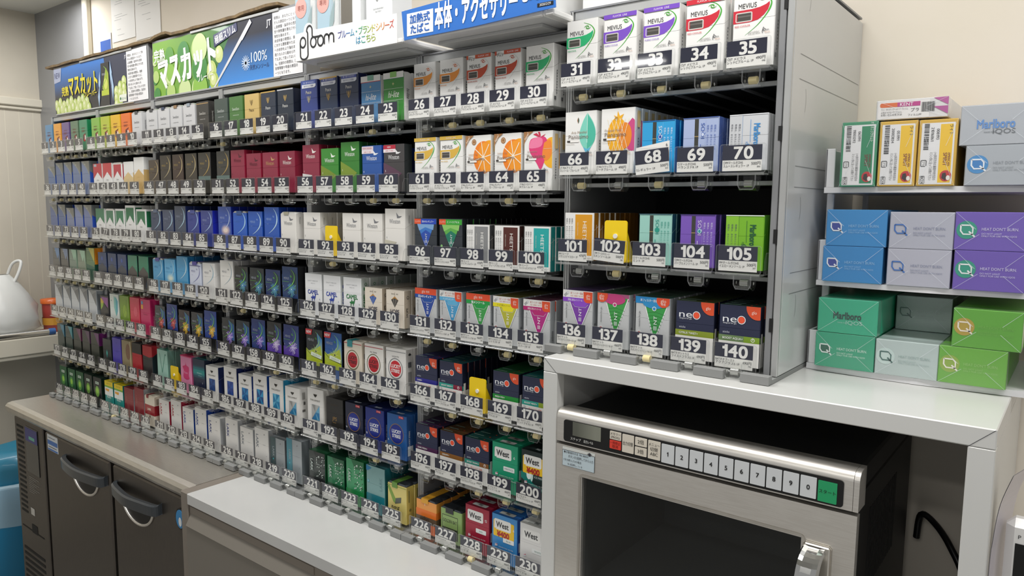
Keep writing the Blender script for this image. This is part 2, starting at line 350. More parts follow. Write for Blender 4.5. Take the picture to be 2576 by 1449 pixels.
m.rect(f3, .246, .79, .316, .803, .0004, '#2f72c4').rect(f3, .246, .773, .316, .778, .0004, '#2f72c4').rect(f3, .25, .81, .3, .812, .0004, '#6b7480').rect(f3, .25, .782, .31, .785, .0004, '#6b7480')
part(m, 'energy_sticker', d1, 'blue and white sticker')
m = MB().prism(fr, circ(1.018, .772, .022, .026), 0, .004, 'black_plastic').prism(fr, circ(1.018, .772, .018, .022), .004, .005, '#2f8ac6').poly(fr, circ(1.02, .766, .007, .011), .0056, '#e8eef0')
part(m, 'round_badge', d2, 'round blue badge')
# ---------------------------------------------------------------- taupe drawer cabinet with its white worktop
CZ = .8625
r = root('drawer_cabinet', (1.5, -.157, 0)); tag(r, 'taupe drawer cabinet under the white worktop', 'cabinet')
part(MB().box(1.071, 1.1, -.158, WB - .01, 0, .8625, 'tan_paint', .002), 'side_panel', r)
part(MB().box(1.1, 2.9, -.15, WB - .01, .06, .80, 'tan_paint').box(1.1, 2.9, -.153, -.1, .80, .833, 'tan_paint'), 'carcass', r)
part(MB().box(1.104, 1.545, -.1545, -.153, .8175, .8325, 'tan_paint'), 'front_rail', r)
for i, (x0, x1) in enumerate(((1.104, 1.546), (1.55, 1.99))):
    m = MB(); pf = [(-.15, .55), (-.164, .55), (-.164, .789), (-.166, .792), (-.153, .816), (-.15, .816)]; N = len(pf)
    vs = [(x, y, z) for x in (x0, x1) for y, z in pf]
    m.add(vs, [(j, (j + 1) % N, N + (j + 1) % N, N + j)[::-1] for j in range(N)] + [tuple(range(N)), tuple(range(2 * N - 1, N - 1, -1))], 'taupe_front'); part(m, 'drawer', r)
    part(MB().box(x0, x1, -.162, -.15, .3, .545, 'taupe_front', .003), 'drawer', r)
tag(MB().box(1.1005, 2.9, -.159, WB - .008, .8375, CZ, 'white_laminate', .0015).build('worktop'), 'long white laminate worktop running under the shelves and the microwave', 'worktop')
# ---------------------------------------------------------------- white microwave stand
SZ = 1.2753; SY = -.064
r = root('appliance_stand', (2.28, SY, CZ)); tag(r, 'white metal stand bridging over the microwave oven', 'stand')
x0, x1 = 1.995, 2.568
m = MB().box(x0, x1, SY, WB - .003, SZ - .022, SZ, 'white_coat', .0012); part(m, 'top_panel', r)
fr = front(0, SY, 0); m = MB().add([(x0 + .001, SY - .0003, SZ - .001), (x0 + .0245, SY - .0003, SZ - .0225), (x0 + .0249, SY - .0003, SZ - .0221), (x0 + .0014, SY - .0003, SZ - .0006)], [(0, 1, 2, 3)], 'card_ink')
m.add([(x1 - .001, SY - .0003, SZ - .001), (x1 - .0245, SY - .0003, SZ - .0225), (x1 - .0249, SY - .0003, SZ - .0221), (x1 - .0014, SY - .0003, SZ - .0006)], [(3, 2, 1, 0)], 'card_ink'); part(m, 'mitre_joints', r)
part(MB().box(x0, x0 + .025, SY, SY + .02, CZ + .001, SZ - .022, 'white_coat', .001).box(x0, x0 + .016, SY + .02, WB - .003, CZ + .001, SZ - .022, 'white_coat'), 'leg_panel', r)
part(MB().box(x1 - .025, x1, SY, SY + .02, CZ + .001, SZ - .022, 'white_coat', .001).box(x1 - .012, x1, SY + .02, WB - .003, CZ + .001, SZ - .022, 'white_coat'), 'leg_panel', r)
# ---------------------------------------------------------------- microwave oven
MX0, MX1, MY, MT, MBZ = 2.0225, 2.4415, -.0655, 1.2, CZ + .012
r = root('microwave_oven', (2.232, MY, CZ)); tag(r, 'stainless steel microwave oven with a row of number keys inside the white stand', 'microwave')
m = MB().box(MX0 + .004, MX1 - .004, MY + .03, .29, MT - .035, MT - .003, 'steel_black', .003).box(MX0 + .004, MX0 + .03, MY + .012, .29, MBZ, MT - .035, 'steel_black').box(MX1 - .055, MX1 - .004, MY + .012, .29, MBZ, MT - .035, 'steel_black', .002)
m.box(MX0 + .03, MX1 - .055, .24, .29, MBZ, MT - .035, 'steel_black').box(MX0 + .03, MX1 - .055, MY + .012, .24, MBZ, MBZ + .05, 'steel_black').box(MX0 + .03, MX1 - .055, MY + .012, .24, MT - .1, MT - .035, 'steel_black')
part(m, 'oven_body', r)
m = MB()
for i in range(14): m.box(MX1 - .0042, MX1 - .0035, .02 + i * .012, .026 + i * .012, 1.02, 1.13, 'black_gap')
part(m, 'side_vents', r)
part(MB().box(MX0 + .034, MX1 - .06, .236, .2395, MBZ + .05, MT - .1, '#6c6e6c').box(MX0 + .0305, MX0 + .034, MY + .02, .236, MBZ + .05, MT - .1, '#6c6e6c').box(MX1 - .06, MX1 - .0555, MY + .02, .236, MBZ + .05, MT - .1, '#6c6e6c').box(MX0 + .034, MX1 - .06, MY + .02, .236, MBZ + .0505, MBZ + .054, '#8b8d8b'), 'oven_cavity', r)
for i in range(4): part(MB().box(MX0 + (.02 if i % 2 else .38), MX0 + (.04 if i % 2 else .4), MY + (.03 if i < 2 else .3), MY + (.05 if i < 2 else .32), CZ + .0005, MBZ, 'black_plastic'), 'foot', r)
m = MB(); pf = [(MY + .032, 1.1525), (MY, 1.1525)] + [(MY + .012 - .012 * math.cos(i * math.pi / 16), 1.188 + .012 * math.sin(i * math.pi / 16)) for i in range(9)] + [(MY + .032, 1.2)]; N = len(pf)
vs = [(x, y, z) for x in (MX0, MX1 - .006) for y, z in pf]; m.add(vs, [(j, (j + 1) % N, N + (j + 1) % N, N + j)[::-1] for j in range(2, 10)], 'steel', True)
m.add(vs, [(j, (j + 1) % N, N + (j + 1) % N, N + j)[::-1] for j in (0, 1, 10, 11)] + [tuple(range(N)), tuple(range(2 * N - 1, N - 1, -1))], 'steel')
vs = [(x, y, z) for x in (MX1 - .0055, MX1 + .0005) for y, z in pf]; m.add(vs, [(j, (j + 1) % N, N + (j + 1) % N, N + j)[::-1] for j in range(N)] + [tuple(range(N)), tuple(range(2 * N - 1, N - 1, -1))], 'steel')
cp = part(m, 'control_panel', r)
fm = front(0, MY, 0); m = MB().prism(fm, rrect(2.0355, 1.1545, 2.4255, 1.187, .004), .0002, .0012, 'black_plastic'); part(m, 'key_surround', cp)
m = MB().rect(fm, 2.0515, 1.1655, 2.0995, 1.1865, .0016, 'G#5a5c52#85877a:.2:.8:0'); m.text(fm, 'ステップ', 2.057, 1.1605, .0032, '#e8e8e4', .0016, None, .01); m.text(fm, '出力レベル', 2.079, 1.1605, .0034, '#e8e8e4', .0016, .016, .01); part(m, 'display', cp)
def key(u0, v0, u1, v1, c, lines, ink='#3a3733', b=.01):
    m = MB().prism(fm, rrect(u0, v0, u1, v1, .0008, 2), .0012, .002, c)
    for (t, v, h) in lines: m.text(fm, t, (u0 + u1) / 2, v, h, ink, .0023, (u1 - u0) * .88, b)
    part(m, 'key', cp)
key(2.1145, 1.1738, 2.1325, 1.1855, '#ddd5c6', [('メモリー', 1.182, .0032), ('(PROG)', 1.1772, .003)])
key(2.1145, 1.1602, 2.1325, 1.1725, '#e2402f', [('一時停止', 1.169, .0034), ('取消', 1.1638, .0034)], '#7c1812')
key(2.1345, 1.1592, 2.1527, 1.185, '#ddd5c6', [('出力切替', 1.1722, .0042)])
key(2.1546, 1.1728, 2.1726, 1.1848, '#ddd5c6', [('2倍', 1.1788, .0046)]); key(2.1546, 1.1592, 2.1726, 1.1712, '#ddd5c6', [('3倍', 1.1652, .0046)])
key(2.1746, 1.1588, 2.193, 1.1846, '#ddd5c6', [('メニュー', 1.179, .0034), ('切替', 1.1725, .0042), ('ABC', 1.166, .0042)])
for i, t in enumerate('1234567890'): key(2.1948 + i * .02025, 1.1577, 2.2133 + i * .02025, 1.1836, '#d3d6d8', [(t, 1.1705, .0056)], '#1c1c1c', .025)
key(2.3974, 1.1568, 2.4186, 1.182, '#1f9d63', [('スタート', 1.1694, .0036)], '#12301f')
# door: frame with an opening, glass, handle, instruction sticker
dz0, dz1, wx0, wx1, wz0, wz1 = MBZ, 1.1478, 2.0685, 2.381, .925, 1.1055
m = MB().box(MX0, wx0, MY, MY + .012, dz0, dz1, 'steel').box(wx1, MX1, MY, MY + .012, dz0, dz1, 'steel').box(wx0, wx1, MY, MY + .012, wz1, dz1, 'steel').box(wx0, wx1, MY, MY + .012, dz0, wz0, 'steel')
dr = part(m, 'door', r)
m = MB()
for q in stroke(rrect(wx0 - .004, wz0 - .004, wx1 + .003, wz1 + .003, .005) + [rrect(wx0 - .004, wz0 - .004, wx1 + .003, wz1 + .003, .005)[0]], .0035): m.poly(fm, q, .0008, 'steel_top')
part(m, 'window_trim', dr)
part(MB().rect(fm, wx0, wz0, wx1, wz1, -.006, 'oven_glass'), 'door_window', dr)
m = MB().box(2.384, 2.4165, MY - .004, MY, .94, 1.104, 'steel_top', .003); hb = part(m, 'handle_base', dr)
a = smooth([(2.398, MY - .004, 1.1), (2.396, MY - .022, 1.088), (2.395, MY - .032, 1.06), (2.395, MY - .034, 1.0), (2.396, MY - .022, .955), (2.397, MY - .004, .945)], 4); m = MB()
for i in range(len(a) - 1):
    vs = []
    for p in (a[i], a[i + 1]): vs += [(p[0] - .0115, p[1], p[2]), (p[0] - .0135, p[1] + .007, p[2]), (p[0] + .0135, p[1] + .007, p[2]), (p[0] + .0115, p[1], p[2]), (p[0] + .006, p[1] - .0025, p[2]), (p[0] - .006, p[1] - .0025, p[2])]
    m.add(vs, [(j, (j + 1) % 6, 6 + (j + 1) % 6, 6 + j)[::-1] for j in range(6)], 'chrome')
part(m, 'handle', dr)
m = MB().rect(fm, 2.0338, 1.1165, 2.0898, 1.1456, .0005, '#d9dcd8').rect(fm, 2.0338, 1.1165, 2.0898, 1.1412, .0008, 'card_ink').rect(fm, 2.0344, 1.1171, 2.0892, 1.1406, .0011, '#c3d3da')
m.poly(fm, [(2.0795, 1.14), (2.0795, 1.142), (2.0765, 1.142), (2.0812, 1.1452), (2.0859, 1.142), (2.0829, 1.142), (2.0829, 1.14)], .0014, 'card_ink')
for t, u, v, h in (('◆手動操作方法  PB:1800W', 2.0365, 1.1382, .0028), ('ボタンを3回押してから入力', 2.0445, 1.1325, .0032), ('1分10秒入力の場合', 2.0365, 1.1265, .0026), ('を3回押し 1 1 0', 2.0435, 1.1205, .0026)): m.text(fm, t, u, v, h, 'card_ink', .0014, .043, .005, al='l')
part(m, 'instruction_sticker', dr)
# cable behind the oven
pts = smooth([(2.45, .31, .99), (2.455, .305, 1.03), (2.475, .295, 1.025), (2.5, .27, 1.005), (2.522, .25, .965), (2.51, .24, .91), (2.47, .23, .869)], 6)
tag(MB().tube(pts, .005, 'black_plastic', 8).build('power_cable'), 'black power cable looping beside the microwave oven', 'cable')
# ---------------------------------------------------------------- handset and paper at the far right
r = root('handheld_terminal', (2.607, -.02, CZ)); tag(r, 'white handheld terminal with a dark screen at the right edge', 'terminal')
f4 = front(0, -.03, 0)
part(MB().box(2.58, 2.66, -.03, -.005, CZ + .001, 1.173, 'white_plastic', .008), 'housing', r)
m = MB().rect(f4, 2.5895, .95, 2.652, 1.148, .0006, 'black_glass'); m.text(f4, 'P', 2.593, 1.1555, .004, '#2a2a2c', .0006, None, .01); part(m, 'screen', r)
pts = [(2.5835, -.045, 1.225), (2.574, -.04, 1.19), (2.570, -.04, 1.15), (2.5685, -.04, 1.1), (2.5685, -.04, CZ + .001)]
m = MB(); vs = []
for p in smooth(pts, 5): vs += [p, (p[0] + .012, p[1] + .05, p[2])]
m.add(vs, [(2 * i, 2 * i + 1, 2 * i + 3, 2 * i + 2) for i in range(len(vs) // 2 - 1)], '#d9d9dc'); m.add([(x + .0006, y, z) for x, y, z in vs], [(2 * i, 2 * i + 2, 2 * i + 3, 2 * i + 1) for i in range(len(vs) // 2 - 1)], '#c9c3c8')
tag(m.build('paper_sheet'), 'curling grey paper sheet beside the handheld terminal', 'paper')
# ---------------------------------------------------------------- the display racks
S = .335; P0 = .063315; P7 = .0645
ROW = [1.6785, 1.5471, 1.4168, 1.2874, 1.1582, 1.0274, .8974]
XG = [(b - .122) * S for b in range(8)]
def slot_of(n):
    if n <= 140: return (n - 1) // 35, (n - 1) % 35 // 5, (n - 1) % 5
    return 4 + (n - 141) // 30, (n - 141) % 30 // 5, (n - 141) % 5
def slot_pos(n):          # where the number of a slot stands: x, y of the card face, z
    r, b, k = slot_of(n)
    if b < 6: return b * S + k * P0, 0., ROW[r]
    return 6 * S + .005 + k * P7, -.012, ROW[r] + .0233
FIRST = ['1 to 5', '6 to 10', '11 to 15', '16 to 20', '21 to 25', '26 to 30', '31 to 35']
for b in range(7):
    x0, x1 = XG[b] + .0006, XG[b + 1] - .0006; nr = 7; zb, zt, dy, dz = CZ + .0005, 1.772, 0, 0
    if b == 6: x0, x1, nr, zb, zt, dy, dz = 1.9735, 2.322, 4, SZ + .0005, 1.796, -.012, .0233
    r = root('display_rack', ((x0 + x1) / 2, .18 + dy, zb)); tag(r, 'grey cigarette rack with number cards %s along its top shelf' % FIRST[b], 'rack', 'cigarette racks side by side')
    def upright(xa, xb, sgn):
        m = MB().box(xa, xb, .038 + dy, .326, zb + .006, zt, 'rack_grey')
        w = (xb - xa); m.box(xa, xa + w * .36, .034 + dy, .038 + dy, zb + .006, zt, 'rack_light', .0006).box(xb - w * .36, xb, .034 + dy, .038 + dy, zb + .006, zt, 'rack_light', .0006)
        part(m, 'upright', r)
    upright(x0, x0 + .0066, 1)
    if b < 6: upright(x1 - .0066, x1, -1)
    else:
        m = MB().box(2.304, 2.322, .004, .333, SZ + .0065, 1.792, 'panel_grey', .001)
        f = Fr((2.322, 0, 0), (0, 1, 0), (0, 0, 1))
        for z in (1.695, 1.664, 1.554, 1.527, 1.415, 1.3875): m.rect(f, .03, z, .325, z + .0009, .0003, '#77797a')
        for z in (1.768, 1.64, 1.5, 1.37):
            for q in stroke(circ(.055, z, .006, .016, 9, -1.2, 1.2), .0007): m.poly(f, q, .0003, '#8b8d8e')
        part(m, 'end_panel', r)
        m = MB().box(2.304, 2.312, -.002, .004, SZ + .0065, 1.792, 'rack_grey', .001).box(2.3135, 2.322, -.002, .004, SZ + .0065, 1.792, 'rack_light', .001)
        for z in (1.745, 1.585, 1.455, 1.34): m.box(2.309, 2.3135, -.0025, .003, z, z + .018, 'black_gap')
        part(m, 'upright', r)
    part(MB().box(x0 + .0075, x1 - .0075, .318, .326, zb + .006, zt, 'rack_dark'), 'back_panel', r)
    xr = x1 - (.0075 if b < 6 else .0185)
    part(MB().box(x0, x1, .036 + dy, .3265, zt, zt + .0025, 'rack_grey').box(x0 + .0075, xr, .038 + dy, .05 + dy, zt - .013, zt, 'rack_light', .0008), 'top_panel', r)
    for i in range(nr - 1):
        z = ROW[i] + dz - .0335
        m = MB().box(x0 + .0075, xr, .066 + dy, .3175, z - .003, z, 'rack_dark').box(x0 + .0075, xr, .06 + dy, .066 + dy, z - .0065, z, 'rack_light', .0006)
        sh = part(m, 'shelf', r)
        if b == 6 and i == 0 or b == 5 and i == 0:
            for j in range(5):
                xx = x0 + .06 + j * .05; part(MB().box(xx, xx + .0045, .075 + dy, .31, z - .0058, z - .003, 'rack_light'), 'runner', sh)
    # the foot board with a notch under each roller
    y0 = -.02 + dy; m = MB().box(x0, x1, .004 + dy, .3265, zb, zb + .0055, 'foot_grey')
    xs = [slot_pos((141 + 60 + b * 5 if b < 6 else 136) + k)[0] for k in range(5)]
    e = [x0] + [v for x in xs for v in (x - .0115, x + .0115)] + [x1]
    for i in range(0, len(e), 2): m.box(e[i], e[i + 1], y0, -.0075 + dy, zb, zb + .0115, 'foot_grey', .0005).box(e[i], e[i + 1], -.0075 + dy, .004 + dy, zb, zb + .0055, 'foot_grey')
    part(m, 'foot_board', r)
# loose brown board leaning inside the last rack
tag(MB().box(2.13, 2.3, .312, .3165, 1.40, 1.462, '#6b6358!').build('backing_board'), 'brown backing board behind the packs with number cards 103 to 105', 'board')
# ---------------------------------------------------------------- pusher trays with their number cards
def tray_mesh():
    m = MB(); f = front(0, 0, 0); pl = rrect(-.034, -.0255, .026, .0112, .0028)
    m.poly(f, pl, .0026, 'clear_plastic')
    for q in stroke(pl + [pl[0]], .0011): m.poly(f, q, .0029, 'clear_edge')
    m.box(-.034, .026, -.006, .012, -.0282, -.0256, 'clear_edge', .0006)
    m.box(-.031, .023, .012, .17, -.0238, -.0218, 'clear_plastic')
    for x in (-.0325, .0245): m.box(x, x + .001, .012, .17, -.0282, -.0218, 'clear_plastic')
    f2 = Fr((.0285, 0, 0), (0, 1, 0), (0, 0, 1)); w = [(.002, -.026), (.03, -.026), (.03, -.004), (.026, .002), (.008, .002), (.004, -.006)]
    m.poly(f2, w, 0, 'clear_plastic')
    for q in stroke(w + [w[0]], .0011): m.poly(f2, q, .0003, 'clear_edge')
    return m.mesh('pusher_tray')
TRAY = tray_mesh()
def clip_mesh():
    m = MB(); h = .0115; pr = [(.002, .011), (.021, .011), (.021, -.002)] + [(.0115 + .0095 * math.cos(t), -.002 + .0095 * math.sin(t)) for t in [-i * math.pi / 8 for i in range(1, 8)]] + [(.002, -.002)]
    for x in (-h, h - .0012):
        f = Fr((x, 0, 0), (0, 1, 0), (0, 0, 1)); m.poly(f, pr, .0012 if x > 0 else 0, 'clear_plastic')
        for q in stroke(pr + [pr[0]], .0012): m.poly(f, q, .0014 if x > 0 else .0002, 'clear_edge')
        for q in stroke(circ(.0115, -.002, .0052, n=17) + [(.0167, -.002)], .0011): m.poly(f, q, .0016 if x > 0 else .0002, 'clear_edge')
        m.poly(f, circ(.0115, -.002, .0022, n=10), .0018 if x > 0 else .0004, '#d4d4d0')
    for i in range(len(pr)):
        if i in (0,): continue
        a, b = pr[i - 1], pr[i]
        m.add([(-h, a[0], a[1]), (h, a[0], a[1]), (h, b[0], b[1]), (-h, b[0], b[1])], [(0, 1, 2, 3)], 'clear_plastic')
    u = [(-h, .011), (-h, -.004), (-h + .003, -.0095), (h - .003, -.0095), (h, -.004), (h, .011)]
    f = front(0, .002, 0)
    for q in stroke(u, .0017): m.poly(f, q, .0002, 'clear_edge')
    return m.mesh('roller_clip')
CLIP = clip_mesh()
def roller_mesh(k):
    m = MB(); m.tube([(-.0054, .0115, -.002), (.0054, .0115, -.002)], .0049, k, 14); return m.mesh('roller')
ROLL = {0: roller_mesh('roller_cream'), 1: roller_mesh('roller_clear')}
CREAM = set([24, 27, 28, 29, 30, 31, 32, 33, 34, 35, 16, 59, 60, 61, 62, 64, 66, 68, 92, 99, 100, 102, 106, 107, 108, 109, 110, 131, 132, 134, 135, 136, 138, 122, 159, 161, 162, 165, 166 + 1, 168, 169, 170, 194, 198, 199, 200, 228, 171, 172, 173, 174, 176, 182, 207] + list(range(1, 6)) + list(range(36, 41)) + list(range(71, 76)) + list(range(141, 146)))
NAMES = {}
def card_mesh(n, l1, l2, price):
    m = MB(); f = front(0, -.0009, 0)
    m.rect(f, -.0312, -.0228, .0207, -.0088, 0, 'card_white').rect(f, -.0312, -.0089, .0207, .0102, .0001, 'card_navy')
    m.text(f, str(n), -.0035, .0004, .0152, 'card_digit', .0003, .047, .03, sx=1.16)
    if l1: m.text(f, l1, -.0298, -.0122, .0028, 'card_ink', .0003, .026, .006, al='l')
    if l2: m.text(f, l2, -.0298, -.0164, .003, 'card_ink', .0003, .034, .006, al='l')
    m.text(f, price, .019, -.0136, .0034, 'card_ink', .0003, .013, .006, al='r'); m.text(f, str(100 + n * 37 % 897), .019, -.0178, .002, 'card_ink', .0003, None, .003, al='r')
    return m.mesh('price_card')
def tray(n, l1='', l2='', price='480円'):
    x, y, z = slot_pos(n); rw, b, k = slot_of(n); low = n > 200 or 136 <= n <= 140
    t = link('pusher_tray', TRAY, None, (x, y, z)); tag(t, 'clear plastic pusher tray holding the navy number card %d' % n, 'tray', 'pusher trays with number cards')
    c = link('price_card', card_mesh(n, l1, l2, price), t)
    if n == 68: c.rotation_euler.y = math.radians(-5)
    if n == 102: c.rotation_euler.y = math.radians(4); c.location.z = .002
    if n == 77: c.rotation_euler.y = math.radians(5)
    q = link('roller_clip', CLIP, t, (0, -.018, -.0235) if low else (0, .002, -.0368))
    link('roller', ROLL[0 if n in CREAM else 1], q)
    if n == 68: link('paper_slip', MB().poly(front(0, .0008, 0), [(-.031, -.022), (.0205, -.0145), (.0205, .021), (-.031, .0125)], 0, 'card_white').poly(front(0, .0008, 0), [(.02, .0205), (.021, .0205), (.021, -.014), (.02, -.014)], .0002, '#cfcdca!').text(front(0, .0008, 0), '6', .0165, .0155, .004, 'card_ink', .0004, None, 0, .12).mesh('paper_slip'), t)
# ---------------------------------------------------------------- cigarette packs: printed designs
def dk(c, f): return '#' + ''.join('%02x' % int(int(c[i:i + 2], 16) * f) for i in (1, 3, 5))
class Pk:
    def __init__(s, base, w=55, h=88, d=22, side=None, top=None, kind='box'):
        s.w, s.h, s.d, s.kind = w / 1000, h / 1000, d / 1000, kind
        s.base, s.side, s.top = base, side or base, top or base
        s.ops = []; s.n = 0
    def _p(s, face, pts, k):
        s.n += 1; s.ops.append((face, 'p', pts, k, s.n))
    def W(s, face): return s.d if face == 's' else s.w
    def H(s, face): return s.d if face == 't' else s.h
    def r(s, x0, y0, x1, y1, k, face='f'): return s.p([(x0, y0), (x1, y0), (x1, y1), (x0, y1)], k, face)
    def p(s, pts, k, face='f'):
        W, H = s.W(face), s.H(face); q = clip([(x * W, y * H) for x, y in pts], 0, 0, W, H)
        if len(q) > 2: s._p(face, q, k)
        return s
    def e(s, x, y, rx, k, ry=None, face='f', n=20):     # radii in mm
        W, H = s.W(face), s.H(face); q = clip(circ(x * W, y * H, rx / 1000, (ry or rx) / 1000, n), 0, 0, W, H)
        if len(q) > 2: s._p(face, q, k)
        return s
    def ring(s, x, y, rx, wd, k, ry=None):
        c = circ(x * s.w, y * s.h, rx / 1000, (ry or rx) / 1000, 25); c.append(c[0]); s.n += 1
        for q in stroke(c, wd / 1000): s.ops.append(('f', 'p', q, k, s.n))
        return s
    def line(s, pts, k, w0, w1=None, wm=None, sm=5, face='f'):
        W, H = s.W(face), s.H(face); P = [(x * W, y * H) for x, y in pts]
        if sm and len(P) > 2: P = smooth(P, sm)
        s.n += 1
        for q in stroke(P, w0 / 1000, None if w1 is None else w1 / 1000, None if wm is None else wm / 1000):
            q = clip(q, 0, 0, W, H)
            if len(q) > 2: s.ops.append((face, 'p', q, k, s.n))
        return s
    def t(s, txt, x, y, h, k, mw=.9, b=.01, rot=0, sh=0, sx=1, al='c', face='f', cjk=0):      # cap height in mm, mw = share of the face
        s.n += 1; s.ops.append((face, 't', (txt, x * s.W(face), y * s.H(face), h / 1000, mw * (s.W(face) if not rot else s.H(face)), b, rot, sh, sx, al, .78 if cjk else .69), k, s.n)); return s
    def burst(s, x, y, k, k2, r, n=11, inner='#ffffff'):
        random.seed(n)
        for i in range(n * 2):
            a = math.pi * i / n; L = r * (.7 + .5 * random.random()) / 1000; c = (x * s.w, y * s.h); q = [(c[0] + L * math.cos(a + .07), c[1] + L * math.sin(a + .07)), (c[0] + L * math.cos(a - .07), c[1] + L * math.sin(a - .07)), (c[0] + .0008 * math.cos(a - .8), c[1] + .0008 * math.sin(a - .8)), (c[0] + .0008 * math.cos(a + .8), c[1] + .0008 * math.sin(a + .8))]
            q = clip(q, 0, 0, s.w, s.h)
            if len(q) > 2: s._p('f', q, k if i % 3 else k2)
        return s.e(x, y, 1.4, inner, n=8)
    def meshes(s):
        w, h, d = s.w, s.h, s.d; c = .0011; out = {}
        o = [(-w / 2 + c, 0), (w / 2 - c, 0), (w / 2, c), (w / 2, d - c), (w / 2 - c, d), (-w / 2 + c, d), (-w / 2, d - c), (-w / 2, c)]
        fk = [s.base, s.base, s.side, s.side, s.side, s.side, s.side, s.base]
        def shell(m, zb, zt, topk, ins=0):
            N = 8; vs = [(x * (1 - ins), y, zb(y)) for x, y in o] + [(x * (1 - ins), y, zt(y)) for x, y in o]
            for i in range(N): m.add([vs[i], vs[(i + 1) % N], vs[N + (i + 1) % N], vs[N + i]], [(0, 1, 2, 3)], fk[i])
            m.add(vs[N:], [tuple(range(N))], topk); m.add(vs[:N], [tuple(range(N))[::-1]], s.base)
        body = MB(); lid = MB(); zl = lambda y: h * (.62 + .11 * y / d)
        if s.kind == 'box':
            shell(body, lambda y: 0, lambda y: zl(y) - .0002, s.base); shell(lid, lambda y: zl(y) + .0002, lambda y: h, s.top)
        else:
            shell(body, lambda y: 0, lambda y: h * .955, s.top)
            z0, z1 = h * .955, h; X = w / 2 - .0008; dd = d / 2     # folded foil top with a peaked fold at each end
            lid.add([(-X, .0008, z0), (X, .0008, z0), (X, d - .0008, z0), (-X, d - .0008, z0), (-X + .006, .0012, z1), (X - .006, .0012, z1), (X - .006, d - .0012, z1), (-X + .006, d - .0012, z1), (-X - .0004, dd, z1 - .0008), (X + .0004, dd, z1 - .0008)],
                    [(0, 1, 5, 4), (2, 3, 7, 6), (4, 5, 6, 7), (1, 9, 5), (1, 2, 9), (2, 6, 9), (5, 9, 6), (3, 0, 8), (0, 4, 8), (4, 7, 8), (3, 8, 7)], s.top)
        F = {'f': Fr((-w / 2, 0, 0), (1, 0, 0), (0, 0, 1)), 's': Fr((w / 2, 0, 0), (0, 1, 0), (0, 0, 1)), 't': Fr((-w / 2, 0, h), (1, 0, 0), (0, 1, 0))}
        seal = MB()
        for face, ty, a, k, n in s.ops:
            nn = .00015 + .00004 * n
            if face == 'seal': continue
            if face == 't': m = lid
            elif s.kind != 'box': m = body
            else:
                zmin = min(q[1] for q in a) if ty == 'p' else a[2] - a[3] * .6 - (a[4] * .3 if a[6] else 0)
                m = lid if zmin > h * (.62 if face == 'f' else .7) else body
            if ty == 'p': m.poly(F[face], a, nn, k)
            else: m.text(F[face], a[0], a[1], a[2], a[3], k, nn, a[4], a[5], a[6], a[7], a[8], a[9], a[10])
        for face, ty, a, k, n in s.ops:
            if face == 'seal':
                u0, u1, drop = a; seal.box((u0 - .5) * w, (u1 - .5) * w, -.0007, d * .95, h + .0002, h + .0006, k).box((u0 - .5) * w, (u1 - .5) * w, -.0011, -.0006, h - drop / 1000, h + .0006, k)
        res = {'body': body.mesh('cigarette_pack'), 'lid': lid.mesh('lid' if s.kind == 'box' else 'foil_top')}
        if seal.v: res['seal'] = seal.mesh('seal')
        return res
    def seal(s, u0, u1, drop, k): s.n += 1; s.ops.append(('seal', '', (u0, u1, drop), k, s.n)); return s
WH, INK = '#ecebe8', '#3b3b3e'
T_ = lambda t: 98 if t else 88
def spirit(c, s=None):
    return Pk(c, side=s or c).t('AMERICAN', .5, .72, 3.4, '#7c2a20').t('SPIRIT', .5, .62, 6, '#7c2a20', .6, .015).e(.62, .4, 10, '#c9302c', 11).p([(.46, .44), (.58, .52), (.66, .44), (.6, .36), (.44, .3)], '#31201c').r(.68, .33, .8, .47, '#ece7df').p([(.45, .49), (.8, .56), (.8, .53), (.48, .46)], '#5f2019')
def seven(base, ink, stamp=None, kind='soft', line=None, t=0):
    p = Pk(base, h=T_(t), kind=kind, top='#d5d6d6~' if kind == 'soft' else base).t('SevenStars', .5, .68, 6.5, ink, .86, .006, sx=.7).t('CHARCOAL FILTER', .5, .52, 2, ink, .6).t('SevenStars', .5, .6, 4, ink, .5, .006, -math.pi / 2, face='s')
    if stamp: p.seal(.36, .64, 7, stamp)
    if line: p.r(0, .93, 1, .955, line)
    return p
def peace(base, gold, top=None, side=None, cap=None, t=0, ink=None, kind='box', txt='Peace'):
    p = Pk(base, h=T_(t), top=top or base, side=side, kind=kind); u = .78 if not cap else .6
    for dx in (-.07, 0, .07): p.line([(.5 + dx * 1.3, u + .07), (.5 + dx, u), (.5, u - .06)], gold, 1.6, .8)
    p.e(.5, u + .02, 1.6, gold, 4).e(.5, u - .06, .9, gold).t(txt, .5, .6 if not cap else .75, 6.5, ink or gold, .6, .012, sx=.85)
    if cap: p.p([(.1, .985), (.93, .985), (.93, .87), (.85, .84), (.1, .84)], '#dfe2ea').r(.1, .915, .93, .985, cap).t('味・香りそのままに', .52, .95, 3, '#e5e8f4', .7, .004, cjk=1).t('新デザインで登場', .5, .878, 3, '#4b4f86', .6, .004, cjk=1)
    if top: p.r(0, .97, 1, 1, top)
    return p
def hilite(c, ln, st): return Pk(c, kind='soft', side=WH, top=WH).r(0, .86, 1, 1, WH).r(0, .86, 1, .875, ln).seal(.36, .66, 9, st).t('hi-lite', .5, .55, 12, '#f0efe9', .84, .0, sh=.25, sx=.75).r(.02, .42, .98, .425, '#e5e6e4').r(.02, .66, .98, .665, '#e5e6e4').line([(.45, .76), (.55, .76)], '#e8dca0', 1).line([(.5, .73), (.5, .79)], '#e8dca0', 1).t('hi-lite', .5, .55, 7, INK, .5, 0, -math.pi / 2, .25, .8, face='s')
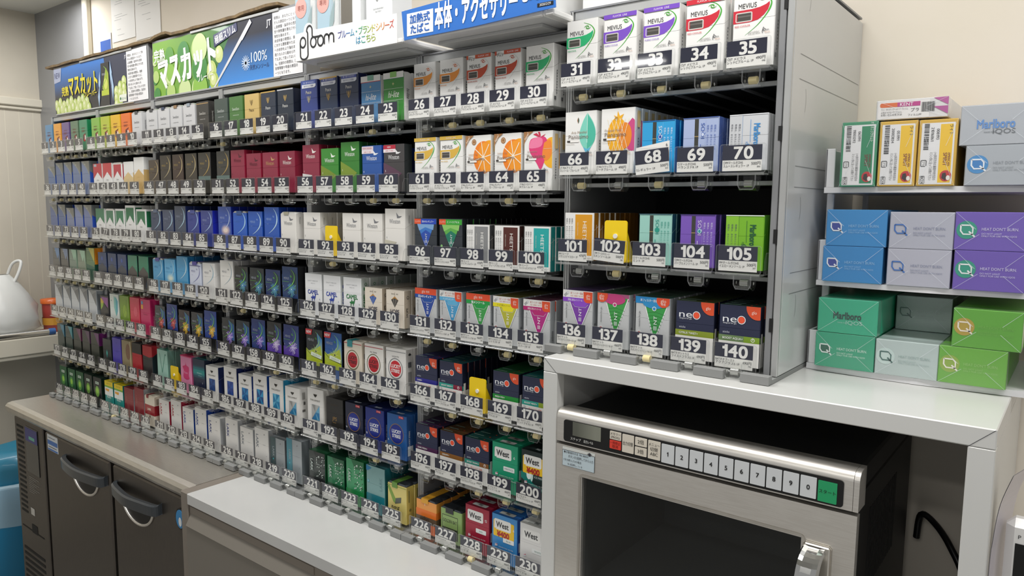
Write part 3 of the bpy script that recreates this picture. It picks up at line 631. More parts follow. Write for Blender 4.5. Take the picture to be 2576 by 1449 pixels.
def swirl(p, x, y, k, s=1):
    for a0, f in ((0, 1), (math.pi, 1)):
        pts = [(x + (.9 + 3.2 * i / 7) * s / p.w / 1000 * math.cos(a0 + .45 * i) * 1.1, y + (.9 + 3.2 * i / 7) * s * .62 / p.h / 1000 * math.sin(a0 + .45 * i)) for i in range(8)]
        p.line(pts, k, 1.8 * s, .3, sm=2)
    return p
def ploom_mark(p, x, y, k=INK, s=1):
    p.t('p   om', x + .02, y + .012, 2.1 * s, k, .3, .012).ring(x - .012, y + .012, 1.4 * s, .55, k).line([(x - .05, y - .03), (x - .065, y - .012), (x - .05, y + .03), (x - .035, y + .045), (x - .02, y + .03)], k, .6).t('TECH', x + .05, y - .022, 1.9 * s, '#c9a08a', .2)
    return p
def mtech(c, kind=0, name='MENTHOL', sw='#4aa83c', arc='#4aa83c', note=0):
    p = Pk(WH, w=54, h=95.5, d=20)
    p.line([(.56, .95), (.78, .9), (.9, .82), (.88, .74), (.78, .65), (.58, .53), (.3, .42)], arc if arc != '-' else '#cfcdca', .5, .2, 2.2 if arc != '-' else 1)
    p.p([(0, .75), (.45, .752), (.64, .765), (.78, .79), (.86, .82), (.865, .78), (.83, .72), (.74, .66), (.6, .605), (.4, .585), (0, .585)], c)
    p.p([(a / 54, b / 95.5) for a, b in rrect(3.2, 57, 25, 69, 2, 3)], '#d9d6d0').p([(a / 54, b / 95.5) for a, b in rrect(4, 57.8, 24.2, 68.2, 1.6, 3)], '#c2beb8').r(.09, .612, .43, .708, '#4a4743').r(.09, .66, .43, .68, '#6a6661').r(.085, .615, .105, .705, c)
    p.t('MEVIUS', .34, .805, 6, INK, .58, .006, sx=.85); swirl(p, .68, .875, sw, 1.25)
    p.t(name, .05, .545, 2.3, c, .4, .004, al='l'); p.t('EXCLUSIVELY', .52, .452, 1.6, '#8f8d8a', .3).t('FOR USE WITH', .52, .43, 1.6, '#8f8d8a', .3); ploom_mark(p, .78, .45)
    if kind: p.r(0 if not note else .36, .935, 1, 1, kind).t('FLAVOR  LINE', .5 if not note else .7, .967, 2.6, '#e9dfe6', .8 if not note else .55)
    if note: p.r(0, .935, .07, 1, kind).t('味わい', .2, .965, 2.6, INK, .25, .005, cjk=1).t('アップ', .21, .93, 3.8, INK, .3, .02, cjk=1)
    for i in range(9): p.r(.38, .2 + i * .045, .5, .225 + i * .045, '#77787a', 's')
    p.r(.1, .1, .35, .16, '#6a6a6c', 's').r(.6, .55, .68, .9, '#bdbcba', 's'); return p
def pian(kind):
    p = Pk(WH, w=56, h=93.5, d=20); mk = lambda y: p.t('Pianissimo', .44, y, 6, '#7d6f64', .72, 0)
    if kind == 'leaf':
        p.p([(.72, .97)] + smooth([(.72, .97), (.9, .82), (.985, .66), (.93, .5), (.72, .33)], 5) + smooth([(.72, .33), (.52, .5), (.47, .64), (.58, .84), (.72, .97)], 5), '#7fd0bd').p(smooth([(.72, .95), (.9, .8), (.98, .65), (.93, .5), (.72, .4)], 5) + [(.72, .95)], '#4db89f').p([(.6, .43), (.72, .4), (.84, .43), (.72, .29)], '#5fb6d6').line([(.72, .97), (.72, .5)], '#d7ece4', .8).p(smooth([(.43, .91), (.46, .86), (.43, .81)], 4), '#17685a').p(smooth([(.43, .81), (.4, .86), (.43, .91)], 4), '#a5603e').t('Aria Menthol', .45, .67, 4, '#a89683', .5, 0, sh=.3); mk(.6)
    elif kind == 'pine':
        p.p(circ(.93, .56, .28, .22, 24), '#c94a80').p([(.68, .68), (.93, .84), (1.2, .7), (1.2, .3), (.7, .4)], '#cb4c83').p(circ(.5, .57, .3, .29, 28), '#f0ae1e').p(circ(.72, .58, .2, .2, 20), '#e88a2a').p([(.5, .8), (.38, .9), (.48, .87), (.5, .96), (.56, .88), (.68, .91), (.6, .82)], '#f0b32a').e(.46, .84, 3, '#b98a3a')
        for i in range(-3, 7): p.line([(.2 + i * .12, .3), (.2 + i * .12 + .28, .84)], '#f2e6c9', .7, sm=0) if -1 < i < 4 else None; p.line([(.2 + i * .12, .84), (.2 + i * .12 + .28, .3)], '#f2e6c9', .7, sm=0) if -1 < i < 4 else None
        p.t('Pineapple Peach', .36, .67, 3.4, '#a89683', .5, 0, sh=.3); mk(.6)
    else:
        if kind == 'orange':
            p.p(circ(.95, .62, .42, .28, 30), '#f2a51f').p(circ(.72, .6, .4, .29, 34), '#ee8326').p(circ(.8, .6, .3, .27, 24), '#f29a2a').e(.34, .88, 5, '#9b6a3e').ring(.34, .88, 3, .8, '#d9c2a0')
            for i in range(8): a = i * math.pi / 4 + .2; p.line([(.72, .6), (.72 + .4 * math.cos(a), .6 + .28 * math.sin(a))], '#f6ead6', 1.5, sm=0)
            p.e(.72, .6, 2.6, '#f6ead6').t('Lemon Tea', .3, .66, 3.2, '#b08d6b', .35, 0, sh=.3)
        else:
            p.p(circ(1.0, .63, .36, .26, 24), '#f1b32b').p(smooth([(.5, .9), (.76, .89), (.86, .72), (.72, .47), (.6, .35), (.46, .46), (.2, .68), (.24, .86), (.5, .9)], 5), '#dd3f78').p(smooth([(.3, .87), (.5, .9), (.66, .86), (.6, .74), (.2, .72), (.24, .84)], 4), '#ef7fa6').p(smooth([(.72, .8), (.94, .84), (.98, .6), (.78, .5), (.66, .6), (.72, .8)], 4), '#ef8a35').p([(.52, .9), (.33, .95), (.45, .97), (.55, .92)], '#cf2f52').p([(.55, .9), (.5, .99), (.57, .985), (.6, .92)], '#cf2f52').p([(.58, .9), (.78, .95), (.7, .91)], '#cf2f52').line([(.7, .7), (.98, .7)], '#f3c8a0', .6, sm=0).t('Strawberry', .3, .66, 3.2, '#b08d8b', .35, 0, sh=.3)
        p.p([(0, 1), (.34, 1), (.16, .93), (.04, .83), (0, .76)], '#a97a4e').t('New!', .1, .92, 4, '#f3ece2', .3, 0, 1.05, .2); mk(.58)
    p.r(.08, .515, .18, .545, '#3f3b38').r(.18, .515, .46, .545, '#f4f2ee').line([(.18, .545), (.46, .545), (.46, .515), (.18, .515)], '#c9c2b9', .25, sm=0).t('WHITE CAPSULE', .18, .485, 1.4, '#b3a79b', .3)
    ploom_mark(p, .78, .33)
    for i in range(8): p.r(.38, .2 + i * .045, .5, .225 + i * .045, '#77787a', 's')
    p.r(.3, .7, .7, .95, '#e8c98a' if kind != 'leaf' else '#dfe8e2', 's') if kind != 'leaf' else None
    return p
def iqos(c, c2, ink, dot='#e6eaf0', mode=0, side=None):
    p = Pk(c, w=51, h=72, d=15, side=side or c2); R_ = -math.pi / 2
    if mode == 0:
        p.r(.33, .32, .44, .97, '#3b3c36').r(.33, .645, .44, .655, '#c9a86a').p([(.33, .32), (.44, .32), (.42, .26), (.35, .26)], '#3b3c36').e(.56, .685, 3.6, dot, 3.6).t('IQOS', .56, .75, 5, ink, .4, .01, -R_, sx=1.25)
        for i in range(3): p.t('喫煙は、あなたにとって', .7 + i * .1, .62, 2.4, ink, .75, 0, R_, cjk=1)
        p.r(.64, .05, .642, .95, ink); p.r(.5, .3, .52, .5, ink)
    else:
        p.r(0, 0, .34, 1, dot).r(.34, 0, .345, 1, ink)
        for i in range(3): p.t('喫煙は、あなたにとって', .07 + i * .1, .6, 2.4, '#5d6068', .75, 0, R_, cjk=1)
        p.t('Marlboro', .72, .64, 8, ink, .62, .03, R_, sx=.62).ring(.5, .42, 3.2, .9, ink).t('IQOS', .47, .44, 3, ink, .3, 0, R_).r(.55, .5, .56, .9, ink)
    p.r(0, .985, 1, 1, '#f0f2f6' if mode else c2); return p
def heets(c, c2):
    p = Pk(WH, w=52, h=72, d=15, side=c2).r(.37, .05, .95, .965, c).p([(.37, .05), (.95, .05), (.95, .1), (.6, .1), (.37, .33)], WH); R_ = -math.pi / 2
    p.t('HEETS', .7, .62, 6.5, '#f3f1ec', .62, .004, R_, sx=1.15).t('FRESH COLLECTION', .46, .66, 1.5, '#e3dccf', .4, 0, R_)
    for i in range(3): p.t('喫煙は、あなたにとって肺がん', .08 + i * .09, .6, 2.3, '#55565a', .85, 0, R_, cjk=1)
    p.r(.47, .25, .53, .75, '#d8d3c8', 's').r(.0, 0, .08, 1, '#e9e7e3', 's'); return p
def kentslate(c1, c2, c3, cap):
    p = Pk('#33383f', w=55, h=81.5, d=15, side='#23272c').p([(.12, .88), (.9, .88), (.56, .36), (.5, .36)], c1).p([(.12, .88), (.22, .72), (.5, .8), (.86, .74), (.9, .88)], c2).p([(.28, .64), (.52, .74), (.76, .66), (.56, .36), (.5, .36)], c3)
    p.r(0, .87, .3, .985, '#e2552c').t('インパクト', .15, .928, 3.2, '#f6e9e2', .26, .008, cjk=1).r(.3, .87, 1, .985, cap).t('深みのレギュラー' if cap[1] == '2' else 'ミントカプセル', .62, .928, 3.4, '#f0f4ee', .55, .01, cjk=1)
    p.t('NT', .54, .6, 4.4, '#e6eaee', .3, .004, math.pi / 2, sx=1.3)
    for i in range(3): p.r(.5 + i * .034, .45, .514 + i * .034, .515, '#e6eaee')
    p.line([(.44, .5), (.54, .37), (.66, .5)], '#e6eaee', .8, sm=0); return p
def kentneo(c, band, cap, mode=0, bub=None):
    p = Pk('#c4c6c7', w=54, h=82, d=15, side='#aeb2b5', top='#2d4a34' if not band else dk(band, .4))  # shade on the pack top is put into its darkened colour
    if mode == 0: p.r(0, .86, 1, 1, '#e4502a').t('glo', .4, .93, 5, '#f4ddd2', .3, 0).t('専用', .6, .925, 3.4, '#f4ddd2', .2, .01, cjk=1).r(0, .78, 1, .86, band).t(cap, .5, .818, 4, '#f0f2f4', .7, .02, cjk=1)
    elif mode == 1:
        p.r(0, .86, 1, 1, WH).t('新フィルター搭載', .47, .945, 3, '#c2452f', .42, .01, cjk=1).t('たばこ本来のうまさを', .47, .895, 2.4, '#c2452f', .42, .01, cjk=1).line([(.05, .885), (.16, .945)], '#a9abac', 4, sm=0).e(.17, .95, 2.2, '#d9dadb').r(0, .78, 1, .86, band).t(cap, .42, .818, 3, '#f3f0f4' if band != '#e8dc1e' else '#3d3d20', .5, .01, cjk=1).p([(.7, .985), (1, .985), (1, .79)] + circ(.86, .86, .16, .085, 10, -1.2, -2.8), '#e0502a').t('glo', .86, .92, 4, '#f4ddd2', .2, 0).t('専用', .86, .86, 2.6, '#f4ddd2', .2, .01, cjk=1)
    if mode == 2: p.r(0, .88, 1, 1, cap)
    tri = [(.26, .86 if mode < 2 else .93), (.96, .86 if mode < 2 else .93), (.58, .26)] if mode == 2 else [(.26, .78), (.94, .78), (.6, .27)]
    p.p([(tri[0][0] - .03, tri[0][1]), (tri[1][0] + .03, tri[1][1]), (tri[2][0], tri[2][1] - .03)], '#eceded').p(tri, c)
    if mode < 2: p.p([(.36, .78), (.84, .78), (.78, .7), (.42, .7)], band).line([(.34, .75), (.42, .69), (.78, .69), (.86, .75)], '#dcdfe4', .4, sm=0)
    if mode == 2:
        for i in range(6): p.line([(.36 + i * .02, .72 - i * .06), (.6, .74 - i * .06), (.86 - i * .03, .7 - i * .06)], '#2f7d3c', .7)
        p.p(circ(.55, .9, .34, .1, 16), bub).ring(.56, .8, 2.8, .9, '#eef0ee').e(.56, .8, 2.2, bub).t('新フィルター搭載' if cap == '#1f86c8' else '', .4, .94, 3.4, '#eef3f8', .5, .015, cjk=1)
        o = .82 if cap == '#1f86c8' else .14; p.p(circ(o, .96, .2, .13, 16), '#e0502a').t('glo', o, .95, 5, '#f4ddd2', .22, 0).t('専用', o, .89, 3, '#f4ddd2', .2, .015, cjk=1)
    p.t('NT', .6, .6, 5, '#f1f2f3', .3, .002, math.pi / 2, sx=1.3)
    for i in range(3): p.r(.555 + i * .036, .42, .57 + i * .036, .495, '#f1f2f3')
    p.t('neosticks for glo', .13, .6, 2.4, '#4b4d50', .5, .01, math.pi / 2).ring(.13, .35, 3.6, .5, '#e8e9ea').e(.13, .35, 2, '#c43a30')
    p.r(.35, .2, .6, .4, '#77797c', 's'); return p
def neo(c, name, c2=None, filt=0, jp=1, topc=None):
    p = Pk('#272c47', w=56, h=81.5, d=16, side='#1d2135', top=topc or c).r(0, 0, 1, .4, '#eceae6').r(0, .4, 1, .5, c)
    if c2: p.r(.62, .4, 1, .5, c2).ring(.84, .45, 2.3, .7, '#eeeeea').line([(.84, .445), (.84, .485)], '#eeeeea', .9, sm=0)
    p.t('ne', .09, .775, 9.4, '#eceef2', .36, 0, al='l', sx=1.6).ring(.55, .765, 5.2, 1, '#eceef2').e(.55, .765, 4.5, '#ef5634').t('designed for glo', .1, .7, 2, '#dfe1e8', .42, .004, al='l').t('sticks', .1, .55, 3, '#c7cad6', .3, -.004, al='l').t(name, .1, .45, 2.8, '#eef0ea', .5, .02, al='l')
    p.p([(.66, 1), (1, 1), (1, .77)] + circ(.93, .985, .27, .2, 10, -1.3, -3.1), '#e0522b').t('glo', .85, .905, 4, '#f3d9ce', .22, 0)
    if jp: p.t('専用', .86, .84, 2.8, '#f3d9ce', .2, .02, cjk=1)
    if filt: p.t('新フィルター搭載', .5, .34, 2.6, '#d2492f', .6, .01, cjk=1).e(.1, .37, 2.4, '#c9cacb')
    p.r(0, 0, .99, .4, '#dcdad6', 's').r(0, .41, .2, .5, c, 's').r(.2, 0, .55, .56, '#e3e1dd', 's').e(.75, .3, 1.6, '#d8402c', face='t').r(.1, .2, .5, .35, '#8fb0aa', 't'); return p
def roof(c, base=WH, frame=None, t=0, kind='box', side=None, ink='#b9b7b3', emb=None):
    p = Pk(base, h=T_(t), side=side or base, kind=kind, top='#d5d6d6~' if kind == 'soft' else base); f = .09 if frame else 0
    p.p([(f, .62 - f * .4), (.5, .81 if not frame else .78), (1 - f, .62 - f * .4), (1 - f, 1 - f * .7), (f, 1 - f * .7)] if False else [(f, 1 - f * .7), (f, .5), (.5, .72), (1 - f, .5), (1 - f, 1 - f * .7)], c)
    p.t('Marlboro', .5, .46, 4, ink, .6, .02, sx=.65)
    if side or frame: p.p([(.1, .94), (.1, .45), (.9, .45), (.9, .94)], c, 's')
    if emb: p.r(.1, .9, .4, .98, emb)
    return p
def roofinv(c, lo, t=0):       # white top with a coloured gable below
    return Pk(WH, h=T_(t), side=WH).p([(0, .5), (.5, .68), (1, .5), (1, 0), (0, 0)], lo).r(0, 0, 1, .66, lo, 's').t('Marlboro', .5, .46, 4, c, .6, .02, sx=.65)
def kentblue(t=0, a='#59709a', b='#8d8e88', side='#1f4fb0'): return Pk(a, h=T_(t), side=side, top=a).p([(0, 1), (1, 1), (1, .55), (.62, .78), (.0, .98)], b).p([(.3, 1), (1, 1), (1, .62)], '#74756d').t('KENT', .45, .9, 3, '#c9c7ba', .4).p([(0, 1), (1, 1), (1, .55), (0, .7)], '#6a6f70', 's')
def kentsilver(t=1): return Pk('#cfd2d4', h=T_(t), side='#8f9599', top='#dcdedf').p([(.1, 1), (1, 1), (1, .52), (.45, .86)], '#8f9294').p([(.45, .86), (1, .98), (1, .52)], '#75787b').r(.1, .4, .9, .9, '#7d8286', 's')
def mev(base, arc='#d8e8f2', ink='#c6cdd6', t=0, kind='box', side=None, glow=None, badge=None, foot=None, low=None, stamp=None, top=None):
    p = Pk(base, h=T_(t), kind=kind, side=side or base, top=top or ('#d5d6d6~' if kind == 'soft' else base))
    if low:
        for i, (a, b) in enumerate(((21, 15), (18, 12), (14, 9), (9, 5.5))): p.e(.58, .43, a, low[i], b)
    p.line([(.66, .97), (.82, .88), (.9, .76), (.84, .62), (.62, .5), (.3, .4)], glow or arc, .5, .2, 4.2 if glow else 2.6)
    if glow: p.line([(.7, .95), (.84, .86), (.9, .76), (.84, .63), (.64, .52)], arc, .3, .2, 1.4)
    p.t('MEVIUS', .34, .73, 5, ink, .56, .006, sx=.8); swirl(p, .66, .79, badge or ink, .8)
    if foot: p.r(0, .32, 1, .42, foot)
    p.t('SELECT', .26, .62, 1.6, ink, .3)
    if stamp: p.seal(.3, .68, 8, stamp)
    return p
def mevx(base, col, c2, rays, r2, t=0, band=None, glow='#3f6fc0'):   # dark pack with a bright burst
    p = Pk(base, h=T_(t), side='#121316', top='#1a1b1e').p([(.55, .96), (.98, .84), (.98, .4), (.72, .42)], glow if base[1] != '1' else col)
    p.p(circ(.3, .7, .34, .24, 18), base).r(0, 0, 1, .3, '#141518')
    if band: p.r(0, .3, 1, .5, band)
    p.burst(.64, .5, rays, r2, 15)
    p.line([(.62, .95), (.8, .86), (.84, .74), (.7, .62), (.4, .52), (.12, .44)], '#79c24a', .4, .2, 2.4).t('MEVIUS', .32, .74, 5, '#9fa6b2', .54, .004, sx=.8); swirl(p, .62, .79, '#6cc23a', .9); p.t('1', .1, .55, 3.4, '#d8dadc', .2).r(.06, .66, .5, .67, '#57943f'); return p
def muscat(base, c):
    p = Pk(base, h=98, side='#131417', top='#1c1d20').p([(.68, .94), (1, .8), (1, .3), (.1, .5), (.5, .56), (.74, .7)], 'G#c9d63a#3f86c8:.35:.85:2').p([(0, .56), (.2, .5), (.55, .56), (.9, .66), (1, .3), (0, .3)], '#aebf36').r(0, .2, 1, .36, '#b9c92f').line([(.0, .54), (.2, .46), (.5, .4), (1, .34)], '#16201a', 1)
    for i in range(9): p.line([(.62, .52), (.62 + .3 * math.cos(i * .7), .52 + .17 * math.sin(i * .7))], '#e3ea9c', .9, .1, sm=0)
    p.e(.62, .52, 2, '#23351d').line([(.6, .95), (.78, .87), (.82, .74), (.66, .62), (.3, .54)], '#a9d96a', .4, .2, 1.8).t('MEVIUS', .32, .76, 5.4, '#a9adb4', .56, .004, sx=.8); swirl(p, .64, .8, '#5fae34', .9)
    p.p([(0, .99), (.42, .99), (.36, .87), (0, .87)], '#d8323a').t('NEW', .19, .93, 5.4, '#f6eeee', .3, .03).p([(.3, .42), (.95, .36), (.98, .44), (.34, .5)], '#dfe8d6').t('マスカット', .64, .43, 4, '#3f7f46', .5, .01, -.08, cjk=1); return p
def winston(c, ink, t=0, kind='box', side=None, note=None, num='', low=None, stamp=None, foot=None):
    p = Pk(c, h=T_(t), side=side or c, kind=kind, top='#e0dfdb' if kind == 'soft' else c)
    if low: p.p([(0, .62), (.5, .5), (.9, .38), (.7, .3), (0, .3)], low).e(.3, .44, 9, low, 9)
    u = .76 if t else .73
    p.t('Winston', .5, u, 8.4, ink, .82, .008, sx=.7).p([(.62, u + .06), (.58, u + .17), (.7, u + .1), (.86, u + .1), (.74, u + .065)], ink).t(num, .1, .44, 3.6, ink if ink != '#8f2f45' else INK, .1)
    if note: p.r(0, .9, .6, .985, '#b3263c' if note == 'NEW' else '#d9cdd4').t(note, .28, .943, 3, '#f0e6e8' if note == 'NEW' else '#b3263c', .5, .01).r(0, .83, .6, .9, '#e8dfe2').t('20本入り ¥410', .3, .865, 2.6, '#b3263c', .55, .01, cjk=1)
    if stamp: p.seal(.25, .55, 6, stamp)
    if c[1] == 'e': p.r(.25, .1, .5, .3, '#55565a', 's').t('Winston', .5, .8, 3, '#77787a', .3, 0, -math.pi / 2, face='s')
    if foot: p.p([(0, .32), (.5, .32), (.6, .36), (0, .4)], foot)
    return p
def camel(c):
    p = Pk('#eeeff0', side='#c9d2cc' if c[1:3] == '1f' else '#d9dbdc', top='#dfe1e2').t('QUALITY TOBACCOS', .48, .83, 2.4, '#a3a6aa', .72, 0).t('SINCE 1913', .5, .77, 2, '#a3a6aa', .4, 0).r(0, .655, 1, .658, '#cfd1d3').t('CAMEL', .5, .56, 8.6, c, .72, .03, sx=.9)
    p.p([(.36, .42), (.4, .45), (.44, .44), (.48, .5), (.54, .45), (.6, .47), (.62, .52), (.68, .51), (.66, .48), (.64, .42), (.6, .4), (.58, .34), (.56, .34), (.55, .4), (.47, .4), (.45, .33), (.42, .33), (.42, .4)], c).t('6' if c[1:3] == '2a' else '5', .9, .4, 3, c, .1)
    p.t('CAMEL', .4, .5, 6, c, .4, .03, math.pi / 2, face='s').ring(.3, .3, .1, .1, c); p.e(.55, .86, 3, c, 3, 's').e(.55, .86, 2, '#c9d2cc', 2, 's').r(.3, .72, .6, .79, c, 's'); return p
def hope(c): return Pk('#e6dccd', w=50, h=72, d=20, side='#b9ab98', top='#d9cfc0').t('SINCE   1957', .5, .9, 2.4, '#6a6458', .6).p([(.3, .74), (.5, .8), (.7, .74), (.5, .54)], c).p([(.3, .74), (.5, .84), (.7, .74), (.5, .79)], '#c08a3e').line([(.5, .79), (.5, .95)], '#7d7466', .5, sm=0).line([(.42, .76), (.5, .55), (.58, .76)], '#d9cfc0', .5, sm=0).t('HOPE', .5, .43, 8.2, '#33344a', .68, .015, sx=.85).t('HOPE', .4, .42, 5, '#3d3a36', .4, .01, math.pi / 2, face='s').ring(.5, .7, .1, .1, c).e(.5, .82, 3, '#4a453e', face='s').e(.5, .82, 2, '#b9ab98', face='s')
def lucky(base, line, ringc, disc, ink, kind='box', stamp=None, cap='FILTERS', t=0, num='', top=None, side=None, tab=None):
    p = Pk(base, kind=kind, top=top or base, side=side or base)
    if line: p.r(0, .925, 1, .94, line)
    if cap: p.t(cap, .5, .82, 2.8, INK, .6, 0, sx=1.5)
    v = .55 if line else .56; p.ring(.5, v, 19.5, 1.6, ringc, 20)
    p.e(.5, v, 18, base if not tab else disc, 18.5).e(.5, v, 15.5 if not tab else 17, disc, 16, n=28)
    p.t('LUCKY', .5, v + .055, 6.6, ink, .52, .035, sx=.85).t('STRIKE', .5, v - .05, 6.6, ink, .54, .035, sx=.8).t(num, .09, .4, 4, '#e8eaee', .14, .01)
    if stamp: p.seal(.22, .5, 13, stamp)
    if tab: p.r(.62, .93, .86, .985, tab).t('17 MG', .74, .957, 2.6, '#f4e9e9', .2, .01).t('LUCKY STRIKE', .5, .5, 6, '#b9c1cc', .8, .04, math.pi, face='t').t('LUCKY STRIKE', .35, .5, 3.2, '#c5cdd8', .4, .03, math.pi / 2, face='s').r(.15, .1, .8, .32, '#cfd3d8', 's')
    else: p.t('LUCKY STRIKE', .5, .5, 4, '#8f8d8a', .7, .03, math.pi, face='t').p([(.3, .88), (.5, .92), (.7, .88), (.5, .86)], '#2b2b2d', 's').r(.3, .6, .68, .72, '#5f5f61', 's').r(.3, .2, .7, .5, '#8d8c8a', 's')
    return p
def parl(c1, c2, side, t=0, half=None):
    p = Pk('#eceae6', h=T_(t), side=side, top='#e3e1dc').r(.98, 0, 1, 1, '#d5d2cc').p([(.38, .88), (.43, .83), (.5, .845), (.57, .83), (.62, .88), (.5, .8)], '#5e5b55').t('PARLIAMENT', .5, .74, 4, '#6a665f', .78, 0).r(.27, .3, .75, .64, c1)
    for i, q in enumerate(([(.27, .64), (.5, .64), (.51, .47)], [(.75, .64), (.75, .47), (.51, .47)], [(.27, .3), (.27, .42), (.51, .47)], [(.75, .3), (.6, .3), (.51, .47)])): p.p(q, c2)
    if half: p.p([(.27, .3), (.27, .64), (.75, .64)], half).p([(.3, .64), (.5, .64), (.5, .47)], '#8f8e8b')
    if side == '#eceae6': p.r(.25, .72, .6, .9, '#a9a7a3', 's').r(.4, .58, .62, .66, '#5f5d5a', 's').r(.25, .4, .6, .46, '#6d6b68', 's')
    return p
def lark(base, ink, side, t=0, top=None, bar=None):
    p = Pk(base, h=T_(t), side=side, top=top or '#e6e4e0'); p.t('LARK', .2, .68, 9.4, ink, .6, .022, -math.pi / 2, sx=1.0).e(.72, .88, 1.6, '#77777c').r(.6, .62, .8, .626, '#8b8b90').t('3', .85, .36, 2.6, INK, .1)
    p.r(.25, .35, .75, .65, '#9a9a9c', 't').line([(1, 0), (1, 1)], '#d4d2ce', 1, sm=0)
    if bar: p.r(0, 0, .38, 1, bar).t('LARK', .22, .62, 7, '#8f9aa0', .5, .02, -math.pi / 2).e(.2, .42, 2, '#3fc0c8')
    if base == '#e9e8e6': p.r(.1, .86, .3, .9, '#5b5b5e', 's')
    return p
def larkgreen(base, dk, t=0, low=None, side='#12472f'):
    p = Pk(base, h=T_(t), side=side, top=side); random.seed(5)
    if low: p.r(0, 0, 1, .34, low)
    p.p([(.3, 1), (1, 1), (1, .8), (.5, .82)], dk)
    for i in range(34):
        u, v = .5 + random.random() * .48, .34 + random.random() * .56
        p.p([(u, v), (u + .05, v + .02), (u + .05, v + .045), (u, v + .025)], ('#d5e3da', '#e8eee9', '#163a28')[i % 3])
    p.t('LARK', .22, .64, 8, '#b9c6c0', .6, .02, -math.pi / 2).t('MENTHOL', .62, .7, 2, '#dfe9e2', .4); return p
def west(c, num, name, price=0, top=None, ink=INK, low=None, dark=None, side=None):
    p = Pk(c, h=86, w=56, top=top or c, side=side or c); box = [(a / 56, b / 86) for a, b in rrect(6, 58.5, 43, 78, 3, 3)]
    if dark: p.e(.3, .5, 9, '#d5efe8', 15).p(smooth([(.0, .55), (.3, .5), (.45, .36), (.95, .26), (.95, .2), (.4, .3), (0, .42)], 3), '#0f7f74').e(.3, .52, 5, '#f2fbf8', 9)
    if price: p.p([(a / 56, b / 86) for a, b in rrect(4, 46, 50, 76, 2, 3)], '#f2c522')
    p.p(box, '#f1f0ed').p([(.11, .7), (.13, .66), (.2, .7)], c if not price else '#f2c522').t('West', .43, .795, 10, INK, .56, .03, sx=.85).t(num, .88, .76, 4.6, '#eef1f2' if c != WH else '#9a9a9c', .16, .01)
    if price: p.t('¥400', .46, .6, 9.5, '#b0221f', .68, .05, sx=.95)
    p.t('MENTHOL' if name == 'MENTHOL' else name, .7, .48, 2.6, '#3a3a3d' if not dark else '#cfd8d6', .3) if 0 else None
    p.p([(a / 56, b / 86) for a, b in rrect(26, 38.5, 50, 46.5, 1, 2)], '#ecefee' if not dark else '#1d3a38').t(name, .68, .494, 3, '#4f7f6f' if not dark else '#cfd8d6', .34).p([(.14, .32), (.24, .33), (.24, .38), (.14, .37)], '#e9e6ec').p([(.14, .35), (.24, .38), (.24, .36)], '#c8384a')
    p.t('CHARCOAL FILTER', .58, .33, 2, '#e5e8e8' if c != WH else '#a9a9aa', .6, 0, sx=1.3).r(0, .26, 1, .268, '#e5e8e8' if c != WH else '#c9c9c9')
    p.p([(a / 56, b / 22) for a, b in rrect(12, 5, 44, 16, 2, 3)], '#b9bab8' if not dark else c, 't').t('West', .5, .5, 8, INK if not dark else '#b9c2c0', .44, .03, math.pi, face='t').r(.2, .3, .5, .5, '#dcdedc', 's').t('West', .3, .6, 4, INK, .3, .02, math.pi / 2, face='s'); return p
def plain(c, side=None, t=0, top=None, ops=()):
    p = Pk(c, h=T_(t), side=side or c, top=top or c)
    for o in ops:
        if o[0] == 'r': p.r(*o[1:])
        elif o[0] == 'p': p.p(*o[1:])
        elif o[0] == 'e': p.e(*o[1:])
        elif o[0] == 't': p.t(*o[1:])
        elif o[0] == 'l': p.line(*o[1:])
    return p
def kool(base, glow, t=0): return Pk(base, side='#10281b', h=T_(t), top='#1c3326').e(.5, .5, 14, glow, 17).e(.5, .52, 7, '#a4d84a', 9).r(.3, .76, .72, .85, '#cfe0d2').t('KOOL', .51, .805, 4, '#1f4a30', .36, .03)
def kool2(): return Pk('#1f9a93', side='#17797a', top='#e8d21c').r(0, .5, 1, 1, '#eef2f0').r(0, .84, 1, 1, '#f3d512').r(0, .78, 1, .84, '#7bb43a').t('メンソール', .5, .92, 4, '#7a6a18', .8, .02, cjk=1).p([(.1, .66), (.5, .64), (.55, .73), (.1, .73)], '#f0a51f').t('KOOL', .5, .47, 8, '#e8f4f1', .7, .03, sx=.8).r(0, 0, 1, .02, '#17797a')
